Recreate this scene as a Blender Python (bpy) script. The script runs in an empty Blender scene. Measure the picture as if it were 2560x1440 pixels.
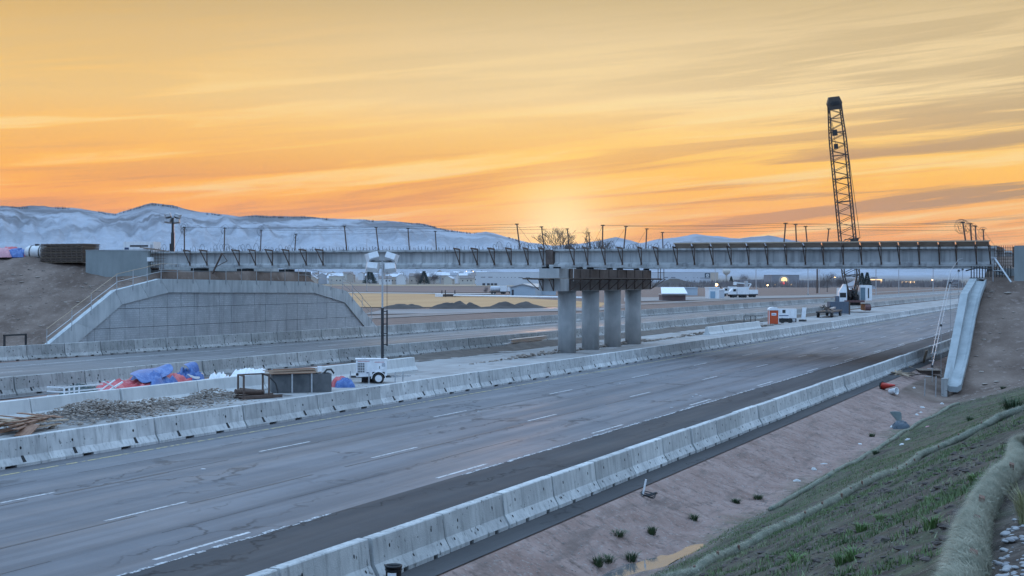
import bpy, math, random
import numpy as np
from mathutils import Vector, Matrix
random.seed(7); rng = np.random.default_rng(7)
sc = bpy.context.scene
col = sc.collection
rad = math.radians

# ---------------------------------------------------------------- camera
# world frame: x = across the motorway (to the right), y = along it, z = up, metres; the road surface is z = 0
F = 3555.0                     # focal length in photo pixels (50 mm on 36 mm)
HC = 5.6                       # eye height above the road
TH = math.atan(1530 / F)       # the road runs to a vanishing point 1530 px right of centre
CT, ST = math.cos(TH), math.sin(TH)
cam = bpy.data.cameras.new('camera'); camo = bpy.data.objects.new('camera', cam); col.objects.link(camo)
camo.location = (0, 0, HC); camo.rotation_euler = (rad(90), 0, TH)
cam.sensor_width = 36; cam.lens = 36 * F / 2560; cam.shift_y = -20 / 2560
cam.clip_start = 0.1; cam.clip_end = 60000
sc.camera = camo
sc.render.resolution_x = 1024; sc.render.resolution_y = 576

def ray(px, py):
    a = (px - 1280) / F; b = (700 - py) / F
    return Vector((a * CT - ST, a * ST + CT, b))
def G(px, py, z=0.0):          # where a pixel's ray meets the height z
    d = ray(px, py); k = (z - HC) / d.z; return Vector((d.x * k, d.y * k, z))
def AT(px, py, t):             # ... meets the plane x = t
    d = ray(px, py); k = t / d.x; return Vector((t, d.y * k, HC + d.z * k))
def AS(px, py, s):             # ... meets the plane y = s
    d = ray(px, py); k = s / d.y; return Vector((d.x * k, s, HC + d.z * k))
def AD(px, py, Y):             # ... at the depth Y
    d = ray(px, py); return Vector((d.x * Y, d.y * Y, HC + d.z * Y))

# ---------------------------------------------------------------- light, sky, exposure
SUN_AZ = math.atan((1400 - 1280) / F)      # right of the view axis, just over the hills
SUN_EL = rad(2.2)
sun_dir = Vector((math.sin(SUN_AZ) * CT - math.cos(SUN_AZ) * ST, math.sin(SUN_AZ) * ST + math.cos(SUN_AZ) * CT, 0)).normalized()
sl = bpy.data.lights.new('sun', 'SUN'); sl.energy = 0.4; sl.angle = rad(3); sl.color = (1.0, 0.55, 0.28)
so = bpy.data.objects.new('sun', sl); col.objects.link(so)
sv = (sun_dir * math.cos(SUN_EL) + Vector((0, 0, math.sin(SUN_EL))))
so.rotation_euler = (-sv).to_track_quat('-Z', 'Y').to_euler()
sc.view_settings.view_transform = 'Standard'; sc.view_settings.look = 'None'
sc.view_settings.exposure = 0.0; sc.view_settings.gamma = 1.0; sc.view_settings.use_curve_mapping = False

world = bpy.data.worlds.new('World'); sc.world = world; world.use_nodes = True
def build_world():
    nt = world.node_tree; nt.nodes.clear(); N = nt.nodes.new; L = nt.links.new
    def M(op, a, b=None, c=None, clamp=False):
        n = N('ShaderNodeMath'); n.operation = op; n.use_clamp = clamp
        for i, v in enumerate((a, b, c)):
            if v is None: continue
            if isinstance(v, (int, float)): n.inputs[i].default_value = v
            else: L(v, n.inputs[i])
        return n.outputs[0]
    def ramp(f, stops, interp='LINEAR'):
        n = N('ShaderNodeValToRGB'); n.color_ramp.interpolation = interp
        e = n.color_ramp.elements
        while len(e) < len(stops): e.new(0.5)
        for i, (p, c) in enumerate(stops): e[i].position = p; e[i].color = (*c, 1)
        L(f, n.inputs[0]); return n.outputs[0]
    def mix(f, a, b, mode='MIX'):
        n = N('ShaderNodeMix'); n.data_type = 'RGBA'; n.blend_type = mode
        for i, v in ((0, f), (6, a), (7, b)):
            if isinstance(v, (int, float)): n.inputs[i].default_value = v
            elif isinstance(v, tuple): n.inputs[i].default_value = (*v, 1)
            else: L(v, n.inputs[i])
        return n.outputs[2]
    def dot(v, w):
        n = N('ShaderNodeVectorMath'); n.operation = 'DOT_PRODUCT'; L(v, n.inputs[0]); n.inputs[1].default_value = w; return n.outputs['Value']
    def smooth(v, a, b, lo=0.0, hi=1.0):
        n = N('ShaderNodeMapRange'); n.interpolation_type = 'SMOOTHSTEP'; L(v, n.inputs[0])
        n.inputs[1].default_value = a; n.inputs[2].default_value = b; n.inputs[3].default_value = lo; n.inputs[4].default_value = hi
        return n.outputs[0]
    def noise(vec, sc_, det, rough, dist=0.0):
        n = N('ShaderNodeTexNoise'); n.inputs['Scale'].default_value = sc_; n.inputs['Detail'].default_value = det
        n.inputs['Roughness'].default_value = rough; n.inputs['Distortion'].default_value = dist; L(vec, n.inputs['Vector']); return n.outputs[0]
    tc = N('ShaderNodeTexCoord').outputs['Generated']
    nv = N('ShaderNodeVectorMath'); nv.operation = 'NORMALIZE'; L(tc, nv.inputs[0]); d = nv.outputs[0]
    el = dot(d, (0, 0, 1)); elp = M('MAXIMUM', el, 0.0)
    sx = dot(d, tuple(sun_dir)); rx = dot(d, (sun_dir.y, -sun_dir.x, 0))      # towards the sun / to its right
    # warm half of the sky, by height; 0.195 is the top of the picture
    warm = ramp(elp, [(0.0, (.34, .50, .78)), (.010, (.48, .56, .70)), (.022, (1.0, .38, .075)), (.040, (1.12, .44, .035)),
                      (.065, (1.14, .55, .04)), (.082, (1.13, .63, .09)), (.104, (1.08, .69, .21)), (.125, (1.00, .74, .36)),
                      (.166, (.84, .63, .33)), (.196, (.66, .49, .24)), (.24, (.86, .80, .68)), (.32, (.74, .84, .96)), (.50, (.68, 1.08, 1.66)), (1.0, (1.12, 1.78, 2.72))])
    cool = ramp(elp, [(0.0, (.30, .42, .68)), (.10, (.36, .47, .74)), (.25, (.38, .60, 1.00)), (.55, (.68, 1.14, 1.82)), (1.0, (1.12, 1.78, 2.72))])
    lf = N('ShaderNodeMath'); lf.operation = 'MULTIPLY'; L(smooth(rx, 0.02, -0.36), lf.inputs[0]); L(smooth(el, 0.30, 0.14), lf.inputs[1])
    warm = mix(lf.outputs[0], warm, mix(1.0, warm, (1.02, .84, .50), 'MULTIPLY'))
    w = smooth(sx, -0.25, 0.90)
    base = mix(w, cool, warm)
    # thin cloud sheets: noise stretched along the horizon and tilted a little up to the right
    def sheetco(kx, ke, tilt):
        c = N('ShaderNodeCombineXYZ'); L(M('MULTIPLY', rx, kx), c.inputs[0]); L(M('MULTIPLY', M('SUBTRACT', el, M('MULTIPLY', rx, tilt)), ke), c.inputs[1]); L(M('MULTIPLY', sx, kx), c.inputs[2]); return c.outputs[0]
    c1 = sheetco(3.2, 62.0, 0.10)
    wob = N('ShaderNodeTexNoise'); wob.inputs['Scale'].default_value = 0.8; wob.inputs['Detail'].default_value = 3; L(c1, wob.inputs['Vector'])
    wv = N('ShaderNodeVectorMath'); wv.operation = 'MULTIPLY_ADD'; L(wob.outputs['Color'], wv.inputs[0]); wv.inputs[1].default_value = (0.9, 1.6, 0.5); L(c1, wv.inputs[2])
    n1 = noise(wv.outputs[0], 0.9, 6, 0.58, 0.2)
    n2 = noise(sheetco(4.5, 190.0, 0.07), 1.0, 4, 0.62, 0.5)
    n3 = noise(sheetco(1.5, 14.0, 0.12), 1.0, 3, 0.5, 0.3)
    sund = N('ShaderNodeVectorMath'); sund.operation = 'DOT_PRODUCT'; L(d, sund.inputs[0]); sund.inputs[1].default_value = tuple(sv.normalized())
    sg = M('MAXIMUM', sund.outputs['Value'], 0.0)
    base = mix(M('MULTIPLY', M('POWER', sg, 420.0), 0.50), base, (1.15, .66, .12))
    right = smooth(rx, -0.04, 0.33)
    low = smooth(el, 0.105, 0.05)
    amt = M('ADD', M('MULTIPLY', right, 0.70), M('MULTIPLY', low, 0.62), None, True)
    dark = M('MULTIPLY', smooth(M('ADD', n1, M('MULTIPLY', M('SUBTRACT', n3, 0.5), 0.5)), 0.47, 0.60), M('ADD', amt, 0.22))
    dark = M('MINIMUM', dark, 0.95)
    hue = mix(right, (.84, .29, .045), (.50, .27, .095))
    hue = mix(smooth(el, 0.05, 0.15), hue, (.66, .49, .25))
    base = mix(dark, base, mix(w, (.60, .80, 1.10), hue))
    fine = M('MULTIPLY', smooth(n2, 0.50, 0.68), M('MULTIPLY', M('ADD', amt, 0.14), 0.75))
    base = mix(fine, base, mix(w, (.60, .80, 1.10), hue))
    bright = M('MULTIPLY', M('MULTIPLY', smooth(n1, 0.47, 0.33), smooth(el, 0.19, 0.09)), 0.55)
    base = mix(M('MULTIPLY', bright, w), base, (1.06, .80, .36))
    base = mix(M('MULTIPLY', M('POWER', sg, 2200.0), 0.75), base, (1.35, .98, .42))
    # below the horizon
    base = mix(smooth(el, 0.0, -0.02), base, (.20, .20, .22))
    sky = N('ShaderNodeTexSky'); sky.sky_type = 'NISHITA'; sky.sun_disc = False
    sky.sun_elevation = SUN_EL; sky.sun_rotation = math.atan2(sun_dir.x, sun_dir.y); sky.altitude = 800
    sky.dust_density = 2.0
    bg1 = N('ShaderNodeBackground'); L(sky.outputs[0], bg1.inputs[0]); bg1.inputs[1].default_value = 0.05
    bg2 = N('ShaderNodeBackground'); L(base, bg2.inputs[0]); bg2.inputs[1].default_value = 1.0
    ad = N('ShaderNodeMixShader'); ad.inputs[0].default_value = 0.97; L(bg1.outputs[0], ad.inputs[1]); L(bg2.outputs[0], ad.inputs[2])
    out = N('ShaderNodeOutputWorld'); L(ad.outputs[0], out.inputs['Surface'])
build_world()
sc.cycles.volume_bounces = 0; sc.cycles.max_bounces = 6; sc.cycles.diffuse_bounces = 3; sc.cycles.glossy_bounces = 2
sc.cycles.transparent_max_bounces = 6; sc.cycles.use_denoising = True
sc.cycles.caustics_reflective = False; sc.cycles.caustics_refractive = False
# ---------------------------------------------------------------- helpers
def lerp(a, b, u): return a + (b - a) * u
class MB:
    """collects shapes; build() links them as one mesh object"""
    def __init__(s): s.v = []; s.f = []
    def quad(s, a, b, c, d):
        n = len(s.v); s.v += [tuple(a), tuple(b), tuple(c), tuple(d)]; s.f.append((n, n+1, n+2, n+3)); return s
    def poly(s, pts):
        n = len(s.v); s.v += [tuple(p) for p in pts]; s.f.append(tuple(range(n, n+len(pts)))); return s
    def hexa(s, b, t):           # 4 bottom and 4 top corners, counter-clockwise from above
        n = len(s.v); s.v += [tuple(p) for p in b] + [tuple(p) for p in t]
        s.f += [(n+3, n+2, n+1, n), (n+4, n+5, n+6, n+7)] + [(n+i, n+(i+1) % 4, n+4+(i+1) % 4, n+4+i) for i in range(4)]; return s
    def box(s, x0, x1, y0, y1, z0, z1):
        return s.hexa([(x0, y0, z0), (x1, y0, z0), (x1, y1, z0), (x0, y1, z0)], [(x0, y0, z1), (x1, y0, z1), (x1, y1, z1), (x0, y1, z1)])
    def bar(s, p, q, w=0.05, h=None):
        p = Vector(p); q = Vector(q); h = h or w; d = (q - p).normalized()
        up = Vector((0, 0, 1)) if abs(d.z) < 0.95 else Vector((0, 1, 0))
        a = d.cross(up).normalized() * w / 2; b = a.cross(d).normalized() * h / 2
        return s.hexa([p - a - b, p + a - b, q + a - b, q - a - b], [p - a + b, p + a + b, q + a + b, q - a + b])
    def tube(s, pts, r, n=8, cap=True):
        pts = [Vector(p) for p in pts]; rs = r if isinstance(r, (list, tuple)) else [r] * len(pts)
        base = len(s.v); up = Vector((0, 0, 1))
        for i, p in enumerate(pts):
            d = (pts[min(i+1, len(pts)-1)] - pts[max(i-1, 0)]).normalized()
            u = up if abs(d.z) < 0.95 else Vector((0, 1, 0))
            a = d.cross(u).normalized(); b = a.cross(d).normalized()
            for k in range(n):
                an = 2 * math.pi * k / n; s.v.append(tuple(p + (a * math.cos(an) + b * math.sin(an)) * rs[i]))
        for i in range(len(pts) - 1):
            for k in range(n):
                k2 = (k + 1) % n; s.f.append((base+i*n+k, base+i*n+k2, base+(i+1)*n+k2, base+(i+1)*n+k))
        if cap:
            s.f.append(tuple(base + k for k in range(n))[::-1]); e = base + (len(pts)-1)*n; s.f.append(tuple(e + k for k in range(n)))
        return s
    def lathe(s, prof, c=(0, 0, 0), n=16, axis='z', cap=True):
        base = len(s.v)
        for r, h in prof:
            for k in range(n):
                a = 2 * math.pi * k / n; x, y = r * math.cos(a), r * math.sin(a)
                p = (x, y, h) if axis == 'z' else ((h, x, y) if axis == 'x' else (y, h, x))
                s.v.append((c[0] + p[0], c[1] + p[1], c[2] + p[2]))
        m = len(prof)
        for i in range(m - 1):
            for k in range(n):
                k2 = (k+1) % n; s.f.append((base+i*n+k, base+i*n+k2, base+(i+1)*n+k2, base+(i+1)*n+k))
        if cap:
            s.f.append(tuple(base + k for k in range(n))[::-1]); e = base + (m-1)*n; s.f.append(tuple(e + k for k in range(n)))
        return s
    def prism(s, prof, p, q, side, up=(0, 0, 1)):
        """extrude a closed 2-D profile (a, h) from p to q: a along side, h along up"""
        p = Vector(p); q = Vector(q); side = Vector(side); up = Vector(up); n = len(prof); b = len(s.v)
        for o in (p, q):
            for a, h in prof: s.v.append(tuple(o + side * a + up * h))
        for k in range(n):
            k2 = (k+1) % n; s.f.append((b+k, b+k2, b+n+k2, b+n+k))
        s.f.append(tuple(b + k for k in range(n))[::-1]); s.f.append(tuple(b + n + k for k in range(n))); return s
    def mesh(s, name, mat, smooth=False):
        me = bpy.data.meshes.new(name); me.from_pydata(s.v, [], s.f); me.materials.append(mat)
        me.validate(); 
        import bmesh
        bm = bmesh.new(); bm.from_mesh(me); bmesh.ops.recalc_face_normals(bm, faces=bm.faces); bm.to_mesh(me); bm.free()
        if smooth:
            me.polygons.foreach_set('use_smooth', [True] * len(me.polygons))
        return me
    def build(s, name, mat, parent=None, smooth=False):
        return link(name, s.mesh(name, mat, smooth), parent)
def link(name, me, parent=None):
    o = bpy.data.objects.new(name, me); col.objects.link(o)
    if parent is not None: o.parent = parent
    return o
def npmesh(name, v, f, mat, smooth=False):
    v = np.asarray(v, np.float32); f = np.asarray(f, np.int32); k = f.shape[1]
    me = bpy.data.meshes.new(name); me.vertices.add(len(v)); me.vertices.foreach_set('co', v.ravel())
    me.loops.add(f.size); me.loops.foreach_set('vertex_index', f.ravel())
    me.polygons.add(len(f)); me.polygons.foreach_set('loop_start', np.arange(0, f.size, k, dtype=np.int32))
    me.polygons.foreach_set('loop_total', np.full(len(f), k, np.int32))
    if smooth: me.polygons.foreach_set('use_smooth', np.ones(len(f), bool))
    me.update(calc_edges=True); me.validate(); me.materials.append(mat); return me
def empty(name, loc=(0, 0, 0), rz=0.0, parent=None):
    o = bpy.data.objects.new(name, None); col.objects.link(o); o.location = loc; o.rotation_euler = (0, 0, rz); o.empty_display_size = 0.3
    if parent is not None: o.parent = parent
    return o
def tag(o, label=None, cat=None, group=None, kind=None):
    if label: o['label'] = label
    if cat: o['category'] = cat
    if group: o['group'] = group
    if kind: o['kind'] = kind
    return o
KIDS = {}
def copy_tree(o, parent=None):
    c = o.copy(); col.objects.link(c)
    if parent is not None: c.parent = parent
    for ch in o.children: copy_tree(ch, c)
    return c

# ---- value noise for shaping the ground
def vnoise(x, y, seed=0):
    xi = np.floor(x).astype(np.int64); yi = np.floor(y).astype(np.int64); xf = x - xi; yf = y - yi
    def h(a, b):
        n = (a * 374761393 + b * 668265263 + seed * 1442695) & 0x7fffffff
        n = ((n ^ (n >> 13)) * 1274126177) & 0x7fffffff
        return ((n ^ (n >> 16)) & 0xffff) / 65535.0
    u = xf * xf * (3 - 2 * xf); v = yf * yf * (3 - 2 * yf)
    return (h(xi, yi) * (1-u) + h(xi+1, yi) * u) * (1-v) + (h(xi, yi+1) * (1-u) + h(xi+1, yi+1) * u) * v
def fbm(x, y, seed=0, o=4, g=0.5):
    r = 0; a = 1; tot = 0
    for k in range(o):
        r = r + a * vnoise(x * 2**k + 17.3 * k, y * 2**k - 9.1 * k, seed + k); tot += a; a *= g
    return r / tot * 2 - 1

# ---- materials
MATS = {}
def mat(name, c1, c2=None, scale=4.0, rough=0.8, bump=0.0, bscale=None, metal=0.0, coord='Object', stretch=(1, 1, 1),
        streak=None, spots=None, detail=6, spec=0.5, emit=None, est=0.0, vary=0.0, lo=0.35, hi=0.68):
    """two-tone noise surface; streak = (colour, amount, stretch) adds run-off stains; spots = (colour, scale, threshold)"""
    if name in MATS: return MATS[name]
    m = bpy.data.materials.new(name); m.use_nodes = True; nt = m.node_tree; nt.nodes.clear(); N = nt.nodes.new; L = nt.links.new
    b = N('ShaderNodeBsdfPrincipled'); o = N('ShaderNodeOutputMaterial'); L(b.outputs[0], o.inputs[0])
    b.inputs['Roughness'].default_value = rough; b.inputs['Metallic'].default_value = metal; b.inputs['Specular IOR Level'].default_value = spec
    tc = N('ShaderNodeTexCoord'); mp = N('ShaderNodeMapping'); mp.inputs['Scale'].default_value = stretch
    if coord == 'World':
        ge = N('ShaderNodeNewGeometry'); src = ge.outputs['Position']
    else:
        src = tc.outputs[coord]
        oi = N('ShaderNodeObjectInfo'); vm = N('ShaderNodeVectorMath'); vm.operation = 'MULTIPLY_ADD'
        cb = N('ShaderNodeCombineXYZ'); L(oi.outputs['Random'], cb.inputs[0]); L(oi.outputs['Random'], cb.inputs[1])
        L(cb.outputs[0], vm.inputs[0]); vm.inputs[1].default_value = (37.0, 53.0, 0); L(src, vm.inputs[2]); src = vm.outputs[0]
    L(src, mp.inputs[0])
    def noise(vec, s, d=detail, r=0.55):
        n = N('ShaderNodeTexNoise'); n.inputs['Scale'].default_value = s; n.inputs['Detail'].default_value = d; n.inputs['Roughness'].default_value = r
        L(vec, n.inputs['Vector']); return n.outputs[0]
    def rng_(v, a, c, x=0.0, y=1.0):
        n = N('ShaderNodeMapRange'); L(v, n.inputs[0]); n.inputs[1].default_value = a; n.inputs[2].default_value = c; n.inputs[3].default_value = x; n.inputs[4].default_value = y; return n.outputs[0]
    def mixc(f, a, c):
        n = N('ShaderNodeMix'); n.data_type = 'RGBA'
        for i, v in ((0, f), (6, a), (7, c)):
            if isinstance(v, (int, float)): n.inputs[i].default_value = v
            elif isinstance(v, tuple): n.inputs[i].default_value = (*v, 1)
            else: L(v, n.inputs[i])
        return n.outputs[2]
    cur = c1
    if c2 is not None:
        f = noise(mp.outputs[0], scale); cur = mixc(rng_(f, lo, hi), c1, c2)
    if streak:
        sc_, am, st = streak; m2 = N('ShaderNodeMapping'); m2.inputs['Scale'].default_value = st; L(src, m2.inputs[0])
        f2 = noise(m2.outputs[0], 1.0, 5, 0.6); cur = mixc(rng_(f2, 0.48, 0.72, 0, am), cur, sc_)
    if spots:
        sc_, ss, th = spots; f3 = noise(src, ss, 2, 0.5); cur = mixc(rng_(f3, th, th + 0.06), cur, sc_)
    if vary and coord != 'World':
        vm2 = N('ShaderNodeVectorMath'); vm2.operation = 'SCALE'; L(cur, vm2.inputs[0]); L(rng_(oi.outputs['Random'], 0, 1, 1 - vary, 1 + vary * .5), vm2.inputs['Scale']); cur = vm2.outputs[0]
    if isinstance(cur, tuple): b.inputs['Base Color'].default_value = (*cur, 1)
    else: L(cur, b.inputs['Base Color'])
    if c2 is not None: L(rng_(f, 0.3, 0.7, max(rough - 0.08, 0.02), min(rough + 0.08, 1)), b.inputs['Roughness'])
    if bump:
        fb = noise(src, bscale or scale * 4, 8, 0.6); bp = N('ShaderNodeBump'); bp.inputs['Strength'].default_value = bump; bp.inputs['Distance'].default_value = 0.05
        L(fb, bp.inputs['Height']); L(bp.outputs[0], b.inputs['Normal'])
    if emit:
        b.inputs['Emission Color'].default_value = (*emit, 1); b.inputs['Emission Strength'].default_value = est
    MATS[name] = m; return m
CONC = mat('barrier_concrete', (.44, .45, .45), (.62, .63, .62), 1.3, .85, .25, 30, streak=((.24, .25, .25), .7, (7, 7, .55)), spots=((.17, .18, .18), 7, .66), vary=.20)
CONC_D = mat('old_barrier_concrete', (.33, .34, .33), (.48, .48, .47), 1.3, .9, .3, 26, streak=((.16, .16, .16), .6, (7, 7, .6)), spots=((.12, .12, .12), 6, .64), vary=.25)
CONC_W = mat('pale_concrete', (.50, .52, .52), (.62, .63, .62), 0.9, .85, .15, 20, streak=((.34, .35, .35), .4, (5, 5, .5)))
GIRD = mat('girder_concrete', (.38, .39, .39), (.54, .54, .53), 0.7, .85, .15, 14, streak=((.15, .15, .15), .85, (2.6, 2.6, .12)))
COPE = mat('coping_concrete', (.42, .45, .46), (.54, .57, .57), 0.7, .85, .15, 14, streak=((.26, .29, .30), .65, (2.6, 2.6, .25)))
PANEL = mat('wall_panel_concrete', (.27, .29, .30), (.38, .40, .40), 0.5, .9, .2, 9, streak=((.18, .19, .20), .5, (2, 2, .3)))
COLM = mat('column_concrete', (.36, .37, .37), (.50, .50, .49), 0.8, .8, .12, 12, streak=((.25, .26, .26), .5, (2.5, 2.5, .3)))
DARK = mat('black_parts_and_hole_shade', (.02, .022, .025), rough=.9)  # black for bearings, backing and grille; also paints the shade of barrier holes
WOOD = mat('weathered_plywood', (.20, .15, .12), (.30, .24, .19), 2.5, .85, .2, 30, stretch=(1, 1, 6))
WOOD_P = mat('pale_timber', (.36, .27, .19), (.47, .37, .27), 3, .8, .2, 30, stretch=(6, 1, 6))
FORM = mat('brown_formwork', (.085, .06, .05), (.15, .11, .09), 2, .8, .2, 20)
RUST = mat('rusty_steel', (.075, .05, .04), (.13, .085, .065), 9, .75, .2, 40)
STEEL = mat('dark_steel', (.035, .037, .04), (.06, .06, .062), 12, .5, metal=0.4)
GALV = mat('galvanised_steel', (.42, .44, .46), (.55, .57, .58), 10, .4, metal=0.7)
WHITE = mat('white_paint', (.72, .74, .76), (.80, .81, .82), 4, .45, streak=((.45, .43, .40), .35, (4, 4, .6)))
RUBBER = mat('rubber', (.018, .018, .019), (.03, .03, .03), 14, .8)
GLASS = mat('dark_glass', (.03, .035, .04), rough=.08)
# ---------------------------------------------------------------- ground
def toe(s):  return -8.9 + .028 * (np.clip(s, 0, 90) - 37)
def mid(s):  return -6.2 + .075 * (np.clip(s, -10, 75) - 27)
def crest(s): return -0.75 + .075 * (np.clip(s, -10, 75) - 7)
BR0, BR1 = 98.0, 121.0            # the bridge runs across from y = 98 to y = 121
def ground_z(t, s, rough=True):
    t = np.asarray(t, float); s = np.asarray(s, float)
    a, b, c = toe(s), mid(s), crest(s)
    P = [(-11.9 + 0*s, 0*s - .02), (a - 1.3, 0*s - .78), (a - .35, 0*s - .80), (a, 0*s - .62), (b, 0*s + .85), (c, 0*s + 4.25), (c + 1.2, 0*s + 4.62), (c + 30, 0*s + 5.0)]
    z = np.full(t.shape, -.02)
    for (t0, z0), (t1, z1) in zip(P[:-1], P[1:]):
        u = np.clip((t - t0) / np.maximum(t1 - t0, 1e-3), 0, 1); z = np.where(t > t0, z0 + (z1 - z0) * u, z)
    z = np.where(t > P[-1][0], 5.0, z)
    # right approach fill
    e = np.minimum(6.0 - (98.2 - s) * .37, 7.2); e = np.minimum(e, 7.2 - (s - 121) * .42)
    kr = np.clip((t + 8.75) / .3, 0, 1)
    z = np.where((t > -8.8) & (s > 55), np.maximum(z, e * kr + z * (1 - kr)), z)
    # left approach fill
    top = 6.0 + 1.45 * np.clip((-79 - t) / 9, 0, 1)
    e = np.minimum(top - (97.2 - s) * .44, np.minimum(top + .3, 6.2 - (s - 121) * .5)); kl = np.clip((-73.6 - t) / .4, 0, 1)
    z = np.where(t < -73.5, np.maximum(z, e * kl), z)
    for cx_, cy_ in ((-10.3, 29.7), (-9.75, 31.6), (-9.6, 33.4)):
        z = z - .16 * np.exp(-((t - cx_) / .35) ** 2 - ((s - cy_) / 1.1) ** 2)
    if rough:
        near = np.clip((t + 11.7) / .8, 0, 1) * np.clip((s + 5) / 5, 0, 1) * (s < 150)
        far = (t < -74) & (s > 60) & (s < 150)
        z = z + near * (.10 * fbm(t * .5, s * .5, 3, 3) + .055 * fbm(t * 2.2, s * 2.2, 5, 4, .6) * np.clip((t + 9) / 2, .7, 1) + .055 * np.abs(fbm(t * 1.6 + s * .5, s * .8, 41, 4, .65)) * np.clip((t - mid(s) + 1) / 1.5, 0, 1))
        z = z + far * (.28 * fbm(t * .25, s * .25, 11, 4) * (z > .3))
        z = z + ((t < -33) & (t > -46.5) & (s > 20) & (s < 420)) * .05 * fbm(t * .7, s * .4, 21, 3)
    return z
def gz(t, s): return float(ground_z(np.array([t]), np.array([s]))[0])
def grid_mesh(name, ts, ss, zf, m, smooth=True):
    T, S = np.meshgrid(ts, ss); Z = zf(T, S); v = np.stack([T.ravel(), S.ravel(), Z.ravel()], 1)
    n, k = len(ss), len(ts); i = np.arange((n-1)*(k-1)); r = i // (k-1); c = i % (k-1); a = r * k + c
    return npmesh(name, v, np.stack([a, a+1, a+k+1, a+k], 1), m, smooth)
def ground_material():
    m = bpy.data.materials.new('earth_and_young_grass'); m.use_nodes = True; nt = m.node_tree; nt.nodes.clear(); N = nt.nodes.new; L = nt.links.new
    b = N('ShaderNodeBsdfPrincipled'); o = N('ShaderNodeOutputMaterial'); L(b.outputs[0], o.inputs[0]); b.inputs['Roughness'].default_value = .95; b.inputs['Specular IOR Level'].default_value = .2
    pos = N('ShaderNodeNewGeometry').outputs['Position']
    def noise(s, d=6, r=.6, vec=None):
        n = N('ShaderNodeTexNoise'); n.inputs['Scale'].default_value = s; n.inputs['Detail'].default_value = d; n.inputs['Roughness'].default_value = r; L(vec or pos, n.inputs['Vector']); return n.outputs[0]
    def mr(v, a, c, x=0., y=1.):
        n = N('ShaderNodeMapRange'); L(v, n.inputs[0]); n.inputs[1].default_value = a; n.inputs[2].default_value = c; n.inputs[3].default_value = x; n.inputs[4].default_value = y; return n.outputs[0]
    def mx(f, a, c):
        n = N('ShaderNodeMix'); n.data_type = 'RGBA'
        for i, v in ((0, f), (6, a), (7, c)):
            if isinstance(v, tuple): n.inputs[i].default_value = (*v, 1)
            elif isinstance(v, float): n.inputs[i].default_value = v
            else: L(v, n.inputs[i])
        return n.outputs[2]
    def mul(a, c):
        n = N('ShaderNodeMath'); n.operation = 'MULTIPLY'; L(a, n.inputs[0]); L(c, n.inputs[1]); return n.outputs[0]
    at = N('ShaderNodeAttribute'); at.attribute_name = 'zone'; sep = N('ShaderNodeSeparateColor'); L(at.outputs['Color'], sep.inputs[0])
    pale = mx(mr(noise(.9), .35, .7), (.235, .155, .130), (.34, .245, .215))       # gravelly earth by the road
    pale = mx(mr(noise(9, 4), .56, .72), pale, (.34, .30, .28))
    pale = mx(mr(noise(3, 7, .68), .52, .70), pale, (.13, .095, .082))
    st_ = N('ShaderNodeMapping'); st_.inputs['Scale'].default_value = (2.2, .35, 1); st_.inputs['Rotation'].default_value = (0, 0, .5); L(pos, st_.inputs[0]); pale = mx(mr(noise(1.2, 6, .6, st_.outputs[0]), .54, .68, 0, .7), pale, (.16, .12, .105))
    dark = mx(mr(noise(1.7), .36, .66), (.045, .036, .032), (.105, .085, .072))   # turned soil
    dark = mx(mr(noise(5, 7, .7), .52, .70), dark, (.16, .135, .118))
    dark = mx(mr(noise(26, 3), .66, .72), dark, (.46, .45, .42))
    fill = mx(mr(noise(.35), .38, .66), (.12, .085, .068), (.22, .165, .135))     # embankment fill
    fill = mx(mr(noise(2.2, 8), .55, .75), fill, (.27, .21, .18))
    grs = mx(mr(noise(2.6), .35, .68), (.055, .085, .045), (.13, .165, .09))
    grs = mx(mr(noise(11, 5, .7), .55, .7), grs, (.055, .045, .038))
    cur = mx(sep.outputs[1], pale, dark); cur = mx(sep.outputs[2], cur, fill)
    n2 = N('ShaderNodeMath'); n2.operation = 'MULTIPLY'; L(sep.outputs[0], n2.inputs[0]); L(mr(noise(3.2, 8, .7), .40, .58), n2.inputs[1])
    cur = mx(n2.outputs[0], cur, grs); L(cur, b.inputs['Base Color'])
    bp = N('ShaderNodeBump'); bp.inputs['Strength'].default_value = .9; bp.inputs['Distance'].default_value = .05; L(noise(7, 10, .65), bp.inputs['Height']); L(bp.outputs[0], b.inputs['Normal'])
    return m
ts = np.concatenate([[-13500, -9000, -6000, -4000, -2500, -1500, -1000, -700, -500, -350, -250, -180, -140, -120], np.arange(-108, -74, .8), [-73.9, -73.55, -73.2], np.arange(-71, -47, 4), np.arange(-46, -33, .9),
    np.arange(-32, -13, 4), np.arange(-12.6, 7, .17), np.arange(7, 30, 1.), [30, 36, 45, 60, 100, 200, 500, 1500, 4000, 9000]])
ss = np.concatenate([[-1500, -300, -60, -20], np.arange(-6, 62, .28), np.arange(62, 100, .5), np.arange(100, 142, 1.2), [145, 150, 160, 180, 200, 225, 250, 275, 300, 330, 360, 400, 450, 520, 600, 800, 1100, 1500, 2200, 3500, 6000, 9000, 13500]])
gm = grid_mesh('ground', ts, ss, ground_z, ground_material())
T, S = np.meshgrid(ts, ss); T = T.ravel(); S = S.ravel()
a, b_, c_ = toe(S), mid(S), crest(S)
patch = fbm(T * .35, S * .35, 31, 4)
green = np.clip((T - a + .9 + .9 * patch) / 1.1, 0, 1) * np.clip((c_ + .15 - T) / .4, 0, 1) * np.clip((77 + 3 * patch - S) / 6, 0, 1) * np.clip(.72 - .45 * np.clip((T - b_) / 3, 0, 1) + .5 * patch, 0, 1)
soil = np.clip((T - a + .5 + .6 * patch) / 1.2, 0, 1) * (S < 90)
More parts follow.
